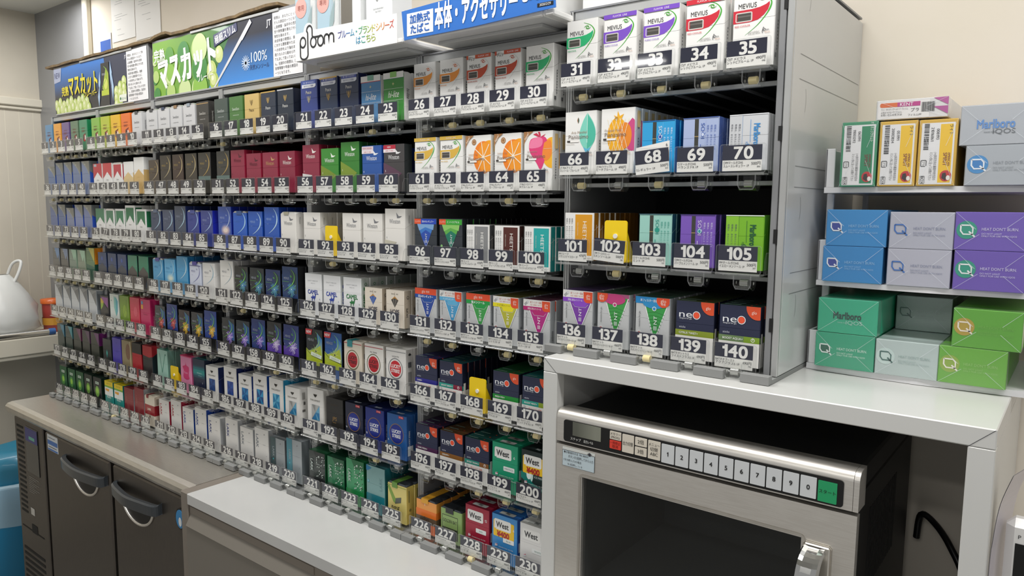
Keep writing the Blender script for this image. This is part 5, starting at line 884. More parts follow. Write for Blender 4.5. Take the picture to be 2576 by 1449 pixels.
# names on the small strips of the cards
J = {}
for a, b, l1, l2, pr in ((26, 27, 'JT メビウス', 'レギュラーブルーム 1P', 490), (28, 29, 'JT メビウス', 'ブラウンAブルーム 1P', 490), (30, 31, '○JT メビウス', 'メンソールブルーム 1P', 490), (32, 33, '○JT メビウス', 'パープルCブルーム 1P', 490), (34, 35, '○JT メビウス', 'レッドCブルーム 1P', 490), (61, 62, 'JT メビウス', 'ミックスG・Cブルーム 1P', 490), (63, 64, 'JT PIAレモンティー', 'G・ブルーム 1P', 490), (65, 65, 'JT PIAストロベリー', 'Mブルーム 1P', 490), (66, 66, 'JT PIAアリア', 'メンソール・ブルーム 1P', 490), (67, 67, 'JT PIAパイナップル', 'ピーチブルーム 1P', 490), (68, 68, '', 'Sレギュラー 1P', 500), (69, 69, '○マールボロHS', 'バランスドR 1P', 500), (70, 70, '○PMマールボロHS', 'スムースレギュラー 1P', 500), (96, 96, 'BAT ケント', 'ネオスティックレギュラー', 460), (97, 97, 'BATケント', 'ネオスティックミントB 1P', 460), (98, 98, 'PM ヒーツ', 'クリアシルバー 1P', 470), (99, 99, 'PM ヒーツ', 'ディープブロンズ 1P', 470), (100, 100, 'PM ヒーツ', 'フレッシュエメラルド 1P', 470), (101, 101, 'PM ヒーツ', 'バランスドイエロー 1P', 470), (102, 102, '○PM マールボロヒート', 'Sメンソール1P', 500), (103, 103, '○マールボロHS', 'ミント 1P', 500), (104, 104, '○PMマールボロHS', 'パープルメンソール 1P', 500), (105, 105, 'PMマールボロHS', 'イエローメンソール 1P', 500), (131, 131, 'BATケント', 'ネオスティックリッチT 1P', 460), (132, 132, 'BATケント', 'ネオスティックRT 1P', 460), (133, 133, 'BATケント', 'ネオスティックIF 1P', 460), (134, 134, 'BATケントネオスティック', 'シトラスF 1P', 460), (135, 135, 'BATケントネオスティック', 'スパークF 1P', 460), (136, 136, 'BATケント', 'ネオスティックダークF 1P', 460), (137, 137, 'BATケント', 'ネオスティックベリーB 1P', 460), (138, 138, 'BATケント', 'ネオスティックミントB 1P', 460), (139, 139, 'BATネオシトラス', 'ツイストプラスS 1P', 490), (140, 140, 'BATネオブースト', 'アクアプラスS 1P', 490), (166, 166, 'BAT ネオダークプラス', 'S 1P', 490), (167, 167, 'BAT ネオブースト', 'ベリープラスS 1P', 490), (168, 168, 'BAT ネオローストプラス', 'S 1P', 490), (169, 169, 'BAT ネオダークフレッシュ', 'プラスS 1P', 490), (170, 170, 'BAT ネオブースト', 'ミントプラスS 1P', 490), (196, 196, 'BAT ネオダークフレッシュ', 'プラスS 1P', 490), (197, 197, 'BAT ネオクリーミー', 'プラスS 1P', 490), (198, 198, 'BATネオブースト', 'トロピカルプラスS 1P', 490), (199, 199, 'JT ウエスト', 'メンソール 1P', 400), (200, 200, 'JT ウエスト', 'アイスフレッシュ 1P', 400), (226, 226, 'JT エコー 1P', '', 350), (227, 227, 'JT ゴールデンバット 1P', '', 330), (228, 228, 'JT ウエスト', 'レッド 1P', 400), (229, 229, 'JT ウエスト', 'ブルー 1P', 400), (230, 230, 'JT ウエスト', 'ホワイト 1P', 400),
    (1, 9, 'JT アメスピ', '1P', 530), (10, 17, 'JT セブンスター', '1P', 510), (18, 23, 'JT ピース', '1P', 510), (24, 25, 'JT ハイライト', '1P', 450), (36, 40, 'BAT ケント', '1P', 450), (41, 45, 'PM マールボロ', '1P', 520), (46, 51, 'JT メビウス', '1P', 490), (52, 60, 'JT ウィンストン', '1P', 450), (71, 75, 'BAT ケント', '1P', 450), (76, 80, 'PM マールボロ', '1P', 520), (81, 89, 'JT メビウス', '1P', 490), (90, 95, 'JT ウィンストン', 'ホワイト 1P', 450), (106, 115, 'BAT ケント', '1P', 450), (116, 125, 'JT メビウス', '1P', 490), (126, 128, 'JT キャメル', '1P', 400), (129, 130, 'JT ホープ', '1P', 250), (141, 150, 'JT 1P', '', 450), (151, 162, 'JT メビウス', '1P', 490), (163, 165, 'BAT ラッキーストライク', '1P', 500), (171, 184, '1P', '', 450), (185, 191, 'PM パーラメント', '1P', 530), (192, 192, 'JPS 1P', '', 460), (193, 195, 'BATラッキーストライク', '1P', 460), (201, 207, 'BAT クール', '1P', 450), (208, 224, 'PM ラーク', '1P', 450), (225, 225, 'JT わかば 1P', '', 360)):
    for n in range(a, b + 1): J[n] = (l1, l2, '%d円' % pr)
for n in range(1, 231): tray(n, *J[n])
# ---------------------------------------------------------------- packs into the slots; the nearest ones behind the front pack stand singly too
IND = {30: 1, 33: 1, 34: 1, 35: 1, 65: 2, 67: 6, 68: 1, 69: 2, 70: 2, 91: 2, 95: 1, 97: 6, 98: 1, 99: 1, 100: 2, 101: 5, 103: 1, 104: 1, 105: 2, 128: 4, 129: 1, 130: 1, 135: 2, 137: 1, 138: 1, 139: 1, 140: 3, 167: 4, 166: 1, 169: 1, 196: 2, 197: 2, 198: 2, 199: 1, 226: 2, 227: 2, 228: 2, 229: 2, 225: 1, 195: 1}
DEEP = {30: 3, 67: 11, 68: 4, 101: 9, 97: 14, 128: 9, 89: 7, 118: 7, 121: 7, 164: 8, 163: 8, 165: 8, 41: 2, 45: 3, 60: 1, 25: 3, 20: 1, 66: 2, 104: 3, 103: 4, 105: 5, 140: 5, 100: 4, 70: 5, 69: 6, 65: 6, 130: 3, 35: 2, 90: 2, 95: 2, 195: 6, 230: 4}
ORD = ['', 'second', 'third', 'fourth', 'fifth', 'sixth', 'seventh', 'eighth']
MC = {}; rest = MB(); count = 0
for n in sorted(SP):
    p, desc = SP[n]; x, y, z = slot_pos(n); random.seed(n * 13)
    if id(p) not in MC: MC[id(p)] = p.meshes()
    me = MC[id(p)]; d = p.d; y0 = y + .0125; cx = x - .0035 + random.uniform(-.001, .001); zb = z - .0215
    ni = IND.get(n, 0); deep = min(DEEP.get(n, 3 + n * 7 % 6), int((.31 - y0) / (d + .0005)))
    if n in (137, 138, 139, 140, 196, 197, 198, 166, 167, 169, 170, 228, 229, 230, 226, 227, 193, 194, 195, 192, 131, 132, 133, 134, 136, 126, 127): deep = max(deep, 8)
    deep = min(deep, int((.31 - y0) / (d + .0005)))
    for i in range(ni + 1):
        yy = y0 + i * (d + .0006); xx = cx + (0 if i == 0 else random.uniform(-.0012, .0012))
        o = link('cigarette_pack', me['body'], None, (xx, yy, zb)); o.rotation_euler.z = random.uniform(-.012, .012) if ni == 0 else 0; count += 1
        tag(o, ('%s pack in line behind the front pack at number card %d' % (ORD[i], n) if i else ('front ' if ni else '') + '%s behind number card %d' % (desc, n)), 'cigarette pack', 'cigarette packs on the racks')
        link('lid' if p.kind == 'box' else 'foil_top', me['lid'], o)
        if 'seal' in me: link('seal', me['seal'], o)
    for i in range(ni + 1, deep):
        yy = y0 + i * (d + .0006); xx = cx + random.uniform(-.0012, .0012); w, h = p.w, p.h - (.001 if p.kind == 'soft' else 0); c = .0011
        o8 = [(-w / 2 + c, 0), (w / 2 - c, 0), (w / 2, c), (w / 2, d - c), (w / 2 - c, d), (-w / 2 + c, d), (-w / 2, d - c), (-w / 2, c)]
        vs = [(xx + a, yy + b, zb) for a, b in o8] + [(xx + a, yy + b, zb + h) for a, b in o8]
        rest.add(vs, [(j, (j + 1) % 8, 8 + (j + 1) % 8, 8 + j) for j in range(8)], p.side if p.side[0] == '#' else '#16233c').add(vs[8:], [tuple(range(8))], p.top if p.top[0] == '#' else '#1f5f66')
o = rest.build('reserve_packs'); tag(o, 'reserve cigarette packs lined up deep in the racks behind the front packs', 'cigarette packs', None, 'stuff')
# sold-out slots: the yellow pusher plate has come to the front
for n, lab in ((92, 'yellow pusher plate with a white button behind number card 92'), (102, 'yellow pusher plate with a white button behind number card 102'), (168, 'yellow pusher plate with a white button behind number card 168'), (182, 'yellow pusher plate with a white button behind number card 182')):
    x, y, z = slot_pos(n); r = root('pusher_plate', (x - .003, y + .0125, z - .0215)); tag(r, lab, 'pusher plate', 'yellow pusher plates in empty slots')
    f = front(0, 0, 0); m = MB().prism(f, rrect(-.019, 0, .019, .0615, .004), -.0022, 0, 'pusher_yellow'); m.build('plate', r)
    m = MB(); f2 = Fr((.0172, 0, 0), (0, 1, 0), (0, 0, 1)); m.prism(f2, [(.0023, 0), (.03, 0), (.0023, .05)], -.0018, 0, 'pusher_yellow').box(-.019, .019, .0023, .04, .0004, .0025, 'pusher_yellow'); m.build('brace', r)
    m = MB().prism(f, circ(0, .0385, .0036), 0, .0016, 'button_white'); m.build('button', r)
# ---------------------------------------------------------------- signs, trays and boxes on top of the racks
ZT = 1.7745
JP = ['喫煙は、あなたにとって肺', 'がんの原因の一つとなり、', '心筋梗塞・脳卒中の危険', '性や肺気腫を悪化させる危', '険性を高めます。', '未成年者の喫煙は、健康', 'に対する悪影響やたばこ', 'への依存をより強めます。', '周りの人から勧められ', 'ても決して吸ってはいけませ', 'ん。妊娠中の喫煙は、胎児の', '発育障害や早産の原因の', '一つとなります。']
def grapes(m, f, pts, clipbox):
    for i, (u, v, r) in enumerate(pts):
        c = ('#c3d37a', '#b3c95f', '#cdd98c', '#a5bf4d')[i % 4]
        for (du, dv, k, col, n) in ((0, 0, 1, c, .0004 + i * 2e-5), (-.18, .22, .62, '#d7e0a0', .00041 + i * 2e-5), (-.3, .38, .25, '#eef2d2', .00042 + i * 2e-5)):
            p = clip(circ(u + du * r, v + dv * r, r * k, r * 1.12 * k, 16), *clipbox)
            if p: m.poly(f, p, n, col)
def sign_case(x0, x1, label):
    r = root('sign_case', ((x0 + x1) / 2, .05, ZT)); tag(r, label, 'sign', 'printed sign cases on top of the racks')
    z1 = ZT + .15
    part(MB().box(x0, x1, .037, .075, ZT + .0005, z1, 'rack_grey', .001).box(x0 + .2, x1 - .09, .0335, .037, z1 - .007, z1 - .0005, 'rack_light', .0008).box(x0 + .01, x1 - .09, .0335, .037, ZT + .001, ZT + .0055, 'rack_light', .0008), 'case', r)
    return r, front(x0, .0363, ZT + .005), x1 - x0, .139
def warning(m, f, u0, u1, h, cw, sc):
    m.rect(f, u0, 0, u1, h, .0004, '#eeedee!')
    for i, t in enumerate(JP): m.text(f, t, u0 + .006, h - .014 - i * sc, .0052, '#4b4c50', .0007, u1 - u0 - .012, .004, al='l')
x0, x1 = -.006, .6165
r, f, w, h = sign_case(x0, x1, 'long dark blue grape sign with yellow lettering over number cards 1 to 10')
part(MB().box(x0 + .003, x1 - .125, .0366, .0369, ZT + .005, ZT + .005 + h, 'G#10131f#2f7fd8:.35:1.05:2'), 'art_sheet', r)
m = MB(); u1 = w - .125; cb = (.003, 0, u1, h)
m.poly(f, [(u1 - .14, h), (u1, h), (u1, 0), (u1 - .11, 0)], .0002, '#262d49')
m.poly(f, [(.003, h), (.062, h), (.052, h - .04), (.003, h - .044)], .0003, '#a9b2cf'); m.text(f, 'NEW', .03, h - .021, .018, '#23306b', .0005, .042, .01)
for sx, sy, c, n in ((.0016, -.0016, '#20240f', .0009), (0, 0, '#e8d818', .0012)):
    m.text(f, '完熟', .085 + sx, .066 + sy, .024, c, n, .05, .03, cap=.78); m.text(f, 'マスカット', .213 + sx, .079 + sy, .052, c, n, .2, .035, cap=.78, sx=.9); m.text(f, 'フレーバー', .262 + sx, .044 + sy, .014, c, n, .09, .025, cap=.78)
grapes(m, f, [(.015 + (i % 9) * .0275 + (i // 9) * .012, .027 - (i // 9) * .018 + .006 * math.sin(i * 2.1), .0155) for i in range(18)] + [(.43 + (i % 3) * .024, .035 - (i // 3) * .018 + .012 * (i % 3), .0145) for i in range(9)], cb)
pk = [(.333, .0), (.388, .0), (.391, .122), (.339, .122)]
for a, b_, c_ in ((.325, .07, .03), (.4, .09, .035), (.318, .03, .03), (.408, .05, .04)): m.poly(f, [(a, b_ - c_), (a + .008, b_), (a + (.006 if a < .36 else -.002), b_ + c_), (a - .006, b_)], .0011, '#a9c6e4')
m.poly(f, pk, .0013, '#12151c').poly(f, [(.34, .045), (.386, .045), (.386, .03), (.338, .03)], .0016, '#b9c930').poly(f, [(.345, .05), (.372, .108), (.386, .09), (.386, .045), (.352, .045)], .0015, '#a8bd34').poly(f, circ(.368, .062, .012, .016, 14), .0018, '#d6dd6a')
for q in stroke(smooth([(.36, .112), (.374, .1), (.37, .075), (.345, .055)], 5), .002): m.poly(f, q, .002, '#7fb24a')
m.text(f, 'MEVIUS', .357, .09, .006, '#b9bcc4', .0018, .022, .01); m.text(f, 'JT', u1 - .007, h - .014, .008, '#e9e9ee', .0006, None, .02)
m.rect(f, u1 - .048, .004, u1 - .006, .024, .0014, '#e9eee2').text(f, 'メンソール', u1 - .022, .012, .006, '#2f7a4a', .0017, .026, .01).poly(f, circ(u1 - .042, .013, .004), .0017, '#2f7a4a')
warning(m, f, u1, w - .008, h, .1, .0098); part(m, 'print', r)
x0, x1 = .638, 1.296
r, f, w, h = sign_case(x0, x1, 'long green grape sign with white lettering over number cards 11 to 20')
part(MB().box(x0 + .003, x1 - .115, .0366, .0369, ZT + .005, ZT + .005 + h, 'G#7fb13a#2b6b3a:.1:.7:0'), 'art_sheet', r)
m = MB(); u1 = w - .115; cb = (.003, 0, u1, h)
for i in range(26): m.poly(f, clip(circ(.01 + (i * 73 % 290) / 1000, (i * 47 % 140) / 1000, .016 + (i % 4) * .006, None, 20), *cb), .0003 + i * 1e-5, ('#8fbf4c', '#b7d27a', '#5c9c3f', '#cfe0a2', '#3f8a3f')[i % 5])
ob = MB().add([f.at(u, v, .0007) for u, v in ((.275, 0), (u1, 0), (u1, h), (.395, h))], [(0, 1, 2, 3)], 'G#3f8fe0#14172b:.0:.75:2'); part(ob, 'night_panel', r)
grapes(m, f, [(.29, .04, .022), (.3, .015, .02), (.325, .075, .018)], cb); m.v = [(x, y - .0005, z) for x, y, z in m.v]
m.poly(f, [(.298, .0), (.306, .0), (.465, .128), (.458, .137)], .0016, '#d9d9dc').poly(f, [(.42, .1), (.426, .094), (.465, .128), (.458, .137)], .0018, '#eeeef0')
m.text(f, '完熟', .04, .104, .027, '#f4f6ee', .0014, .056, .03, cap=.78); m.text(f, 'マスカット', .172, .07, .07, '#f7f8f2', .0014, .275, .055, rot=.10, cap=.78); m.text(f, 'フレーバー', .262, .03, .015, '#f4f6ee', .0014, .07, .03, rot=.08, cap=.78)
m.poly(f, [(.305, .093), (.406, .118), (.404, .137), (.303, .122)], .0013, '#20285c'); m.text(f, '極細スリム', .354, .117, .0165, '#f2f3f6', .0016, .09, .02, rot=.19, cap=.78)
m.text(f, '100%', .49, .052, .022, '#dfe9f6', .0014, .075, .01); m.text(f, '天然メンソール', .49, .03, .0095, '#243a6e', .0014, .075, .01, cap=.78); m.text(f, 'JT', u1 - .013, h - .02, .013, '#e9e9ee', .0014, None, .03)
for i in range(8):
    a = i * math.pi / 8
    for q in stroke([(.437 - .017 * math.cos(a), .042 - .017 * math.sin(a)), (.437 + .017 * math.cos(a), .042 + .017 * math.sin(a))], .0022): m.poly(f, q, .0014, '#c9d9ee')
warning(m, f, u1, w - .01, h, .1, .0098); part(m, 'print', r)
# torn cardboard lying on the sign cases
m = MB(); top = []; N = 60
for i in range(N + 1):
    x = -.05 + 1.26 * i / N; y = .03 + .0012 * math.sin(i * 1.7) + .001 * math.sin(i * .63); z = ZT + .151 + .0008 * math.sin(i * .9) + (.006 if 33 < i < 38 else 0) + (.004 if i > 52 else 0)
    top.append((x, y, z))
vs = [];
for x, y, z in top: vs += [(x, y, z), (x, y - .001, z + .006), (x, .24, z + .006), (x, .24, z)]
m.add(vs, [(4 * i + j, 4 * i + (j + 1) % 4, 4 * i + 4 + (j + 1) % 4, 4 * i + 4 + j) for i in range(N) for j in range(4)] + [(3, 2, 1, 0), (4 * N, 4 * N + 1, 4 * N + 2, 4 * N + 3)], 'cardboard')
tag(m.build('cardboard_sheet'), 'torn brown corrugated cardboard lying along the top of the grape signs', 'cardboard')
# white display tray with the coloured lettering
def display_tray(x0, x1, y0, label):
    r = root('display_tray', ((x0 + x1) / 2, .1, ZT)); tag(r, label, 'tray', 'white display trays on the racks')
    part(MB().box(x0, x1, y0, .3, ZT + .006, ZT + .011, 'acrylic_white', .001).box(x0, x1, y0 - .004, y0, ZT + .005, ZT + .014, 'white_plastic', .002).box(x1, x1 + .004, y0 - .004, .3, ZT + .005, ZT + .014, 'white_plastic', .002), 'tray_floor', r)
    if x0 > 1.6: part(MB().box(x1 + .004, x1 + .02, y0 - .004, .016, ZT + .005, ZT + .014, 'white_plastic', .002), 'end_lip', r)
    part(MB().box(x0 + .02, x1 - .025, y0 + .03, .28, ZT + .0005, ZT + .006, 'panel_grey', .001), 'tray_base', r)
    part(MB().box(x1 - .001, x1 + .0005, y0 + .002, .1, ZT + .014, ZT + .06, 'clear_plastic').box(x1 - .0005, x1 + .0015, y0 + .002, y0 + .004, ZT + .014, ZT + .06, 'clear_edge'), 'side_wall', r)
    return r
YS = -.034
r = display_tray(1.365, 1.668, YS, 'white display tray with black and rainbow lettering over number cards 21 to 25')
f = front(1.365, YS - .0045, ZT + .006); w = .291
m = MB(); o = [(0, 0), (w, 0), (w, .0495)] + [(.09, .0525), (.058, .0535)] + circ(.043, .056, .0135, .0125, 9, .3, math.pi - .3) + [(.028, .053), (0, .052)]
m.prism(f, o, 0, .001, '#ecebea!'); LW = .0036
lg = [circ(.026 + .0085 * 0, .0335, .0085, .0095, 21) , circ(.0585, .0305, .0085, .0095, 21), circ(.0805, .0305, .0085, .0095, 21)]
for c_ in lg:
    for q in stroke(c_ + [c_[0]], LW): m.poly(f, q, .0014, '#1f2023')
for ln in ([(.0175, .034), (.0175, .013)] + circ(.0295, .0095, .012, .0085, 10, math.pi, 2 * math.pi) + [(.0415, .013), (.0415, .05)] , [(.0415 - .0065 + .0065, .05)] + circ(.047, .0535, .0085, .009, 10, math.pi, 0) + [(.0555, .042), (.061, .0395), (.0805, .039)], [(.092, .0225), (.092, .034)] + circ(.099, .034, .007, .006, 7, math.pi, 0) + [(.106, .0225), (.106, .034)] + circ(.113, .034, .007, .006, 7, math.pi, 0) + [(.12, .0225)]):
    for q in stroke(ln, LW): m.poly(f, q, .0015, '#1f2023')
cols = ['#3b3f8f', '#3b53a5', '#3873b8', '#2f8fb8', '#2f9c9c', '#3fa06f', '#6fae4a', '#98b53c', '#bdb93a', '#d9a73a', '#e08a3a', '#dd6a3c', '#d4503f', '#c93f45']
for i, t in enumerate('プルーム・ブランドシリーズ'): m.text(f, t, .138 + i * .0117, .0335, .0125, cols[min(i, 13)], .0014, .0115, .01, cap=.78)
for i, t in enumerate('はこちら'): m.text(f, t, .19 + i * .0135, .0175, .0125, ('#2f8fb8', '#2f9c8c', '#8fae3c', '#a3b53c')[i], .0014, .0125, .01, cap=.78)
part(m, 'front_sign', r)
def devbox(x0, x1, y0, h, k):
    r = root('device_box', ((x0 + x1) / 2, y0 + .025, ZT + .0112)); m = MB().box(x0, x1, y0, y0 + .05, ZT + .0112, ZT + .0112 + h, '#e6e8e8', .001); part(m, 'carton', r)
    return r, front(x0, y0 - .0002, ZT + .0112)
for i, (xa, lab) in enumerate(((1.352, 'clear wrapped device pack with a pink round sticker, beside the grape sign'), (1.421, 'clear wrapped device pack with a pink round sticker, beside the grey sided box'))):
    r, f = devbox(xa, xa + .062, -.028, .15, 0); tag(r, lab, 'box', 'device boxes in the display tray')
    part(MB().poly(f, [(.002, .005), (.03, .005), (.045, .05), (.05, .09), (.045, .148), (.002, .148)], .0004, '#a9c2cf').poly(f, [(.035, .03), (.052, .06), (.055, .1), (.04, .07)], .0006, '#93adb0').poly(f, circ(.02, .098, .018, .019), .0009, '#e3a79e').text(f, '専用', .02, .098, .008, '#a86a62', .0012, .02), 'sleeve', r)
    part(MB().box(xa + .048, xa + .0655, -.036, -.0285, ZT + .0115, ZT + .16, 'cellophane', .003), 'blister', r)
r, f = devbox(1.488, 1.545, -.026, .15, 0); tag(r, 'white device box with a grey brown front panel in the display tray', 'box', 'device boxes in the display tray'); part(MB().rect(f, .003, .004, .035, .148, .0004, '#6d685f'), 'front_print', r)
r, f = devbox(1.556, 1.625, -.022, .15, 0); tag(r, 'white battery box with small dark printing in the display tray', 'box', 'device boxes in the display tray')
m = MB().text(f, 'TECH', .043, .0805, .006, '#d99a80', .0004).text(f, 'RECHARGEABLE', .034, .067, .0026, '#777', .0004) if False else MB().text(f, 'TECH', .045, .0835, .006, '#d9a28c', .0004).text(f, 'RECHARGEABLE', .034, .066, .0026, '#77787a', .0004).text(f, 'BATTERY', .034, .061, .0026, '#77787a', .0004).rect(f, .031, .034, .034, .05, .0004, '#1b1b1d').rect(f, .035, .034, .038, .05, .0004, '#1b1b1d')
for q in stroke(circ(.031, .0835, .0028, .004, 13), .001): m.poly(f, q, .0004, '#333')if False else m.poly(f, q, .0004, '#333333')
part(m, 'front_print', r)
# blue sign on the next tray
r = display_tray(1.70, 1.966, YS, 'white display tray with a blue sign over number cards 26 to 30')
f = front(1.676, YS - .006, ZT + .007)
m = MB().prism(f, [(.0, .0), (.15, .001), (.316, .0065), (.312, .066), (.15, .054), (-.006, .0485)], 0, .0015, '#2e6fc3'); m.rect(f, .0075, .0055, .0695, .0425, .0019, '#f0f1f2')
m.text(f, '加熱式', .0385, .0325, .0125, '#2a62b5', .0023, .056, .03, cap=.78); m.text(f, 'たばこ', .0385, .0155, .0125, '#2a62b5', .0023, .05, .03, cap=.78)
m.text(f, '本体・アクセサリー', .16, .029, .0345, '#f3f4f5', .0023, .172, .04, cap=.78, sx=.7, rot=.0); m.text(f, 'ます', .276, .033, .018, '#f3f4f5', .0023, .04, .04, cap=.78)
m.rect(f, .283, .011, .312, .0165, .002, '#14161c').text(f, '2020/2/29', .2975, .0138, .0035, '#e8e8e8', .0023, .026)
part(m, 'front_sign', r)
r = root('storage_box', (1.86, .06, ZT + .0112)); tag(r, 'lavender white carton standing behind the blue sign', 'box'); part(MB().box(1.735, 1.905, .0, .12, ZT + .0112, ZT + .17, '#e3e2e6', .001), 'carton', r); part(MB().box(1.735, 1.905, -.0006, 0, ZT + .13, ZT + .1305, '#b9b8bd'), 'flap_seam', r)
r = root('storage_box', (1.955, .03, ZT + .0112)); tag(r, 'tall white box at the end of the blue signed tray', 'box'); part(MB().box(1.918, 1.9675, -.026, .1, ZT + .0142, ZT + .2, '#ececea', .001), 'carton', r); part(MB().box(1.9677, 1.9682, -.02, .09, ZT + .1, ZT + .1005, '#b9b8bd'), 'flap_seam', r)
r = root('storage_box', (2.1, .1, 1.7992)); tag(r, 'white box lying on top of the rack with number cards 31 to 35', 'box'); part(MB().box(1.992, 2.22, .03, .2, 1.7992, 1.92, '#ebebe9', .001), 'carton', r); part(MB().box(1.992, 2.22, .0293, .0299, 1.86, 1.8605, '#b9b8bd'), 'flap_seam', r)
# ---------------------------------------------------------------- translucent tiers with cartons at the right
r = root('tiered_stand', (2.45, .22, SZ)); tag(r, 'frosted white plastic stand with three tiers of cartons', 'stand')
def tier(z, t, xl, xr, zs, yf, nm):
    o = [(xl, .33), (xl, yf + .008), (xl + .03, yf + .003), (xl + .07, yf - .001), (xl + .1, yf - .002), (xl + .14, yf - .0035), (xl + .17, yf - .001), (xr - .03, yf + .003), (xr, yf + .006), (xr, .33)]
    f = Fr((0, 0, z), (1, 0, 0), (0, 1, 0)); p = part(MB().prism(f, o, 0, t, 'acrylic_white'), 'tier_floor', r)
    part(MB().box(xl, xl + .003, yf + .009, .328, z + t, zs, 'acrylic_white', .0008).box(xl, xl + .012, yf + .009, yf + .013, z + t, zs, 'acrylic_white', .0008), 'side_wall', r)
    part(MB().box(xr - .003, xr, yf + .009, .328, z + t, zs, 'acrylic_white', .0008), 'side_wall', r)
tier(SZ + .0006, .008, 2.326, 2.585, 1.331, .104, 0); tier(1.3948, .007, 2.333, 2.582, 1.4575, .104, 1); tier(1.5215, .0075, 2.337, 2.582, 1.581, .104, 2)
for z0, z1 in ((1.331, 1.3946), (1.4575, 1.5213)): part(MB().box(2.331, 2.3402, .15, .157, z0, z1, 'acrylic_white', .001), 'strut', r)
for x in (2.34, 2.572): part(MB().box(x, x + .008, .318, .3275, SZ + .009, 1.62, 'acrylic_white', .002), 'back_post', r)
GR = 'cartons on the frosted tiers'
def carton(x0, x1, z0, z1, c, label, yf=.098, art=None, L=.216, yaw=0, side=None):
    r = root('cigarette_carton', ((x0 + x1) / 2, yf, z0)); tag(r, label, 'carton', GR); w, h = x1 - x0, z1 - z0
    part(MB().box(x0, x1, yf, yf + L, z0, z1, c, .0008), 'carton_body', r); f = front(x0, yf - .0001, z0); m = MB()
    if art: art(m, f, w, h)
    part(m, 'end_print', r); m = MB(); hl = 'cellophane'
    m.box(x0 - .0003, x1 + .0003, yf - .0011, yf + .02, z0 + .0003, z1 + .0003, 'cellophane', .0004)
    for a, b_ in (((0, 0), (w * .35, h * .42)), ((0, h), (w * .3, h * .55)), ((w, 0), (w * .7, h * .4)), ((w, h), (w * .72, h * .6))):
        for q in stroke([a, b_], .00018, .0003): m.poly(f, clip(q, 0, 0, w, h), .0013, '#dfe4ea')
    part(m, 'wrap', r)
def qlogo(m, f, u, v, s, c, halo=None, back=None):
    if halo: m.poly(f, circ(u, v, s * .95, s * .95), .0002, halo)
    if back: m.poly(f, rrect(u - s * .5, v - s * .4, u + s * .5, v + s * .45, s * .2), .0003, back)
    o = [(u - s * .55, v + s * .5), (u + s * .3, v + s * .5), (u + s * .55, v + s * .2), (u + s * .55, v - s * .45), (u - s * .3, v - s * .45), (u - s * .55, v - s * .1), (u - s * .55, v + s * .5)]
    for q in stroke(o, s * .15): m.poly(f, q, .0005, c)
    for q in stroke([(u + s * .2, v - s * .15), (u + s * .75, v - s * .7)], s * .16): m.poly(f, q, .0005, c)
def heat(ql, ink, halo=None, back=None):
    def a(m, f, w, h):
        qlogo(m, f, w * .17, h * .53, .0115, ql, halo, back)
        m.text(f, "HEAT DON'T BURN.", w * .38, h * .56, .0034, ink, .0004, w * .5, .006, al='l'); m.text(f, 'DO NOT LIGHT', w * .38, h * .44, .002, ink, .0004, w * .3, al='l'); m.text(f, 'ONLY FOR USE WITH IQOS', w * .38, h * .38, .002, ink, .0004, w * .5, al='l')
    return a
def marl(c1, c2, s=1):
    def a(m, f, w, h): m.text(f, 'Marlboro', w * .5, h * .52, .0092 * s, c1, .0004, w * .52, .03, sx=.7); m.text(f, 'IQOS', w * .62, h * .33, .005 * s, c2, .0004, None, .004, sx=1.25); m.text(f, 'MADE FOR', w * .42, h * .315, .0016, c2, .0004)
    return a
Z3 = SZ + .0091
carton(2.3405, 2.4155, Z3, 1.332, '#22a37c', 'green carton with a white square emblem at the left of the lowest tier', art=heat('#e8f2ee', '#d5efe6', None, '#17604b'), side=1)
carton(2.342, 2.417, 1.3325, 1.3793, '#27ad85', 'green carton with dark lettering on top of the other green carton, lowest tier', art=marl('#17403a', '#a9d3c6'))
carton(2.4168, 2.4893, Z3, 1.3308, '#b9c8c6', 'pale silver carton in the middle of the lowest tier', art=heat('#3c6a63', '#9db3b0', '#c8dbd7'))
carton(2.42, 2.4885, 1.3313, 1.3795, '#a3b5b1', 'pale silver carton pushed to the back of the lowest tier', yf=.2, art=heat('#2f5f56', '#93a7a3'), L=.122)
carton(2.4897, 2.5617, Z3, 1.3311, '#65ad2c', 'leaf green carton standing on the floor of the lowest tier', art=heat('#f2ece0', '#93c668', '#8fae3a'))
carton(2.5023, 2.574, 1.3316, 1.3795, '#5aa626', 'leaf green carton on top of the other leaf green carton, lowest tier', art=heat('#f0e6d6', '#6fb43c', '#b59a34'))
Z2 = 1.4023
carton(2.344, 2.4185, Z2, 1.4503, '#1f86c8', 'blue carton standing on the floor of the middle tier', art=heat('#eaf1f8', '#8fc3e8', None, '#2c3f9a'))
carton(2.3465, 2.421, 1.4507, 1.499, '#2189cb', 'blue carton on top of the other blue carton, middle tier', art=heat('#eaf1f8', '#8fc3e8', None, '#2c3f9a'))
carton(2.424, 2.4955, Z2, 1.4498, '#b9bac8', 'lavender grey carton standing on the floor of the middle tier', art=heat('#2a6cbc', '#8d93ad'))
carton(2.4243, 2.496, 1.4502, 1.4967, '#b6b8c6', 'lavender grey carton on top of the other lavender carton, middle tier', art=heat('#2a6cbc', '#8d93ad'))
carton(2.4985, 2.572, Z2, 1.4508, '#6a4fb3', 'purple carton standing on the floor of the middle tier', art=heat('#eef3f4', '#d9d3f0', '#1f9a82'))
carton(2.4968, 2.571, 1.4512, 1.4975, '#6d53b6', 'purple carton on top of the other purple carton, middle tier', art=heat('#eef3f4', '#d9d3f0', '#1f9a82'))
Z1 = 1.5293
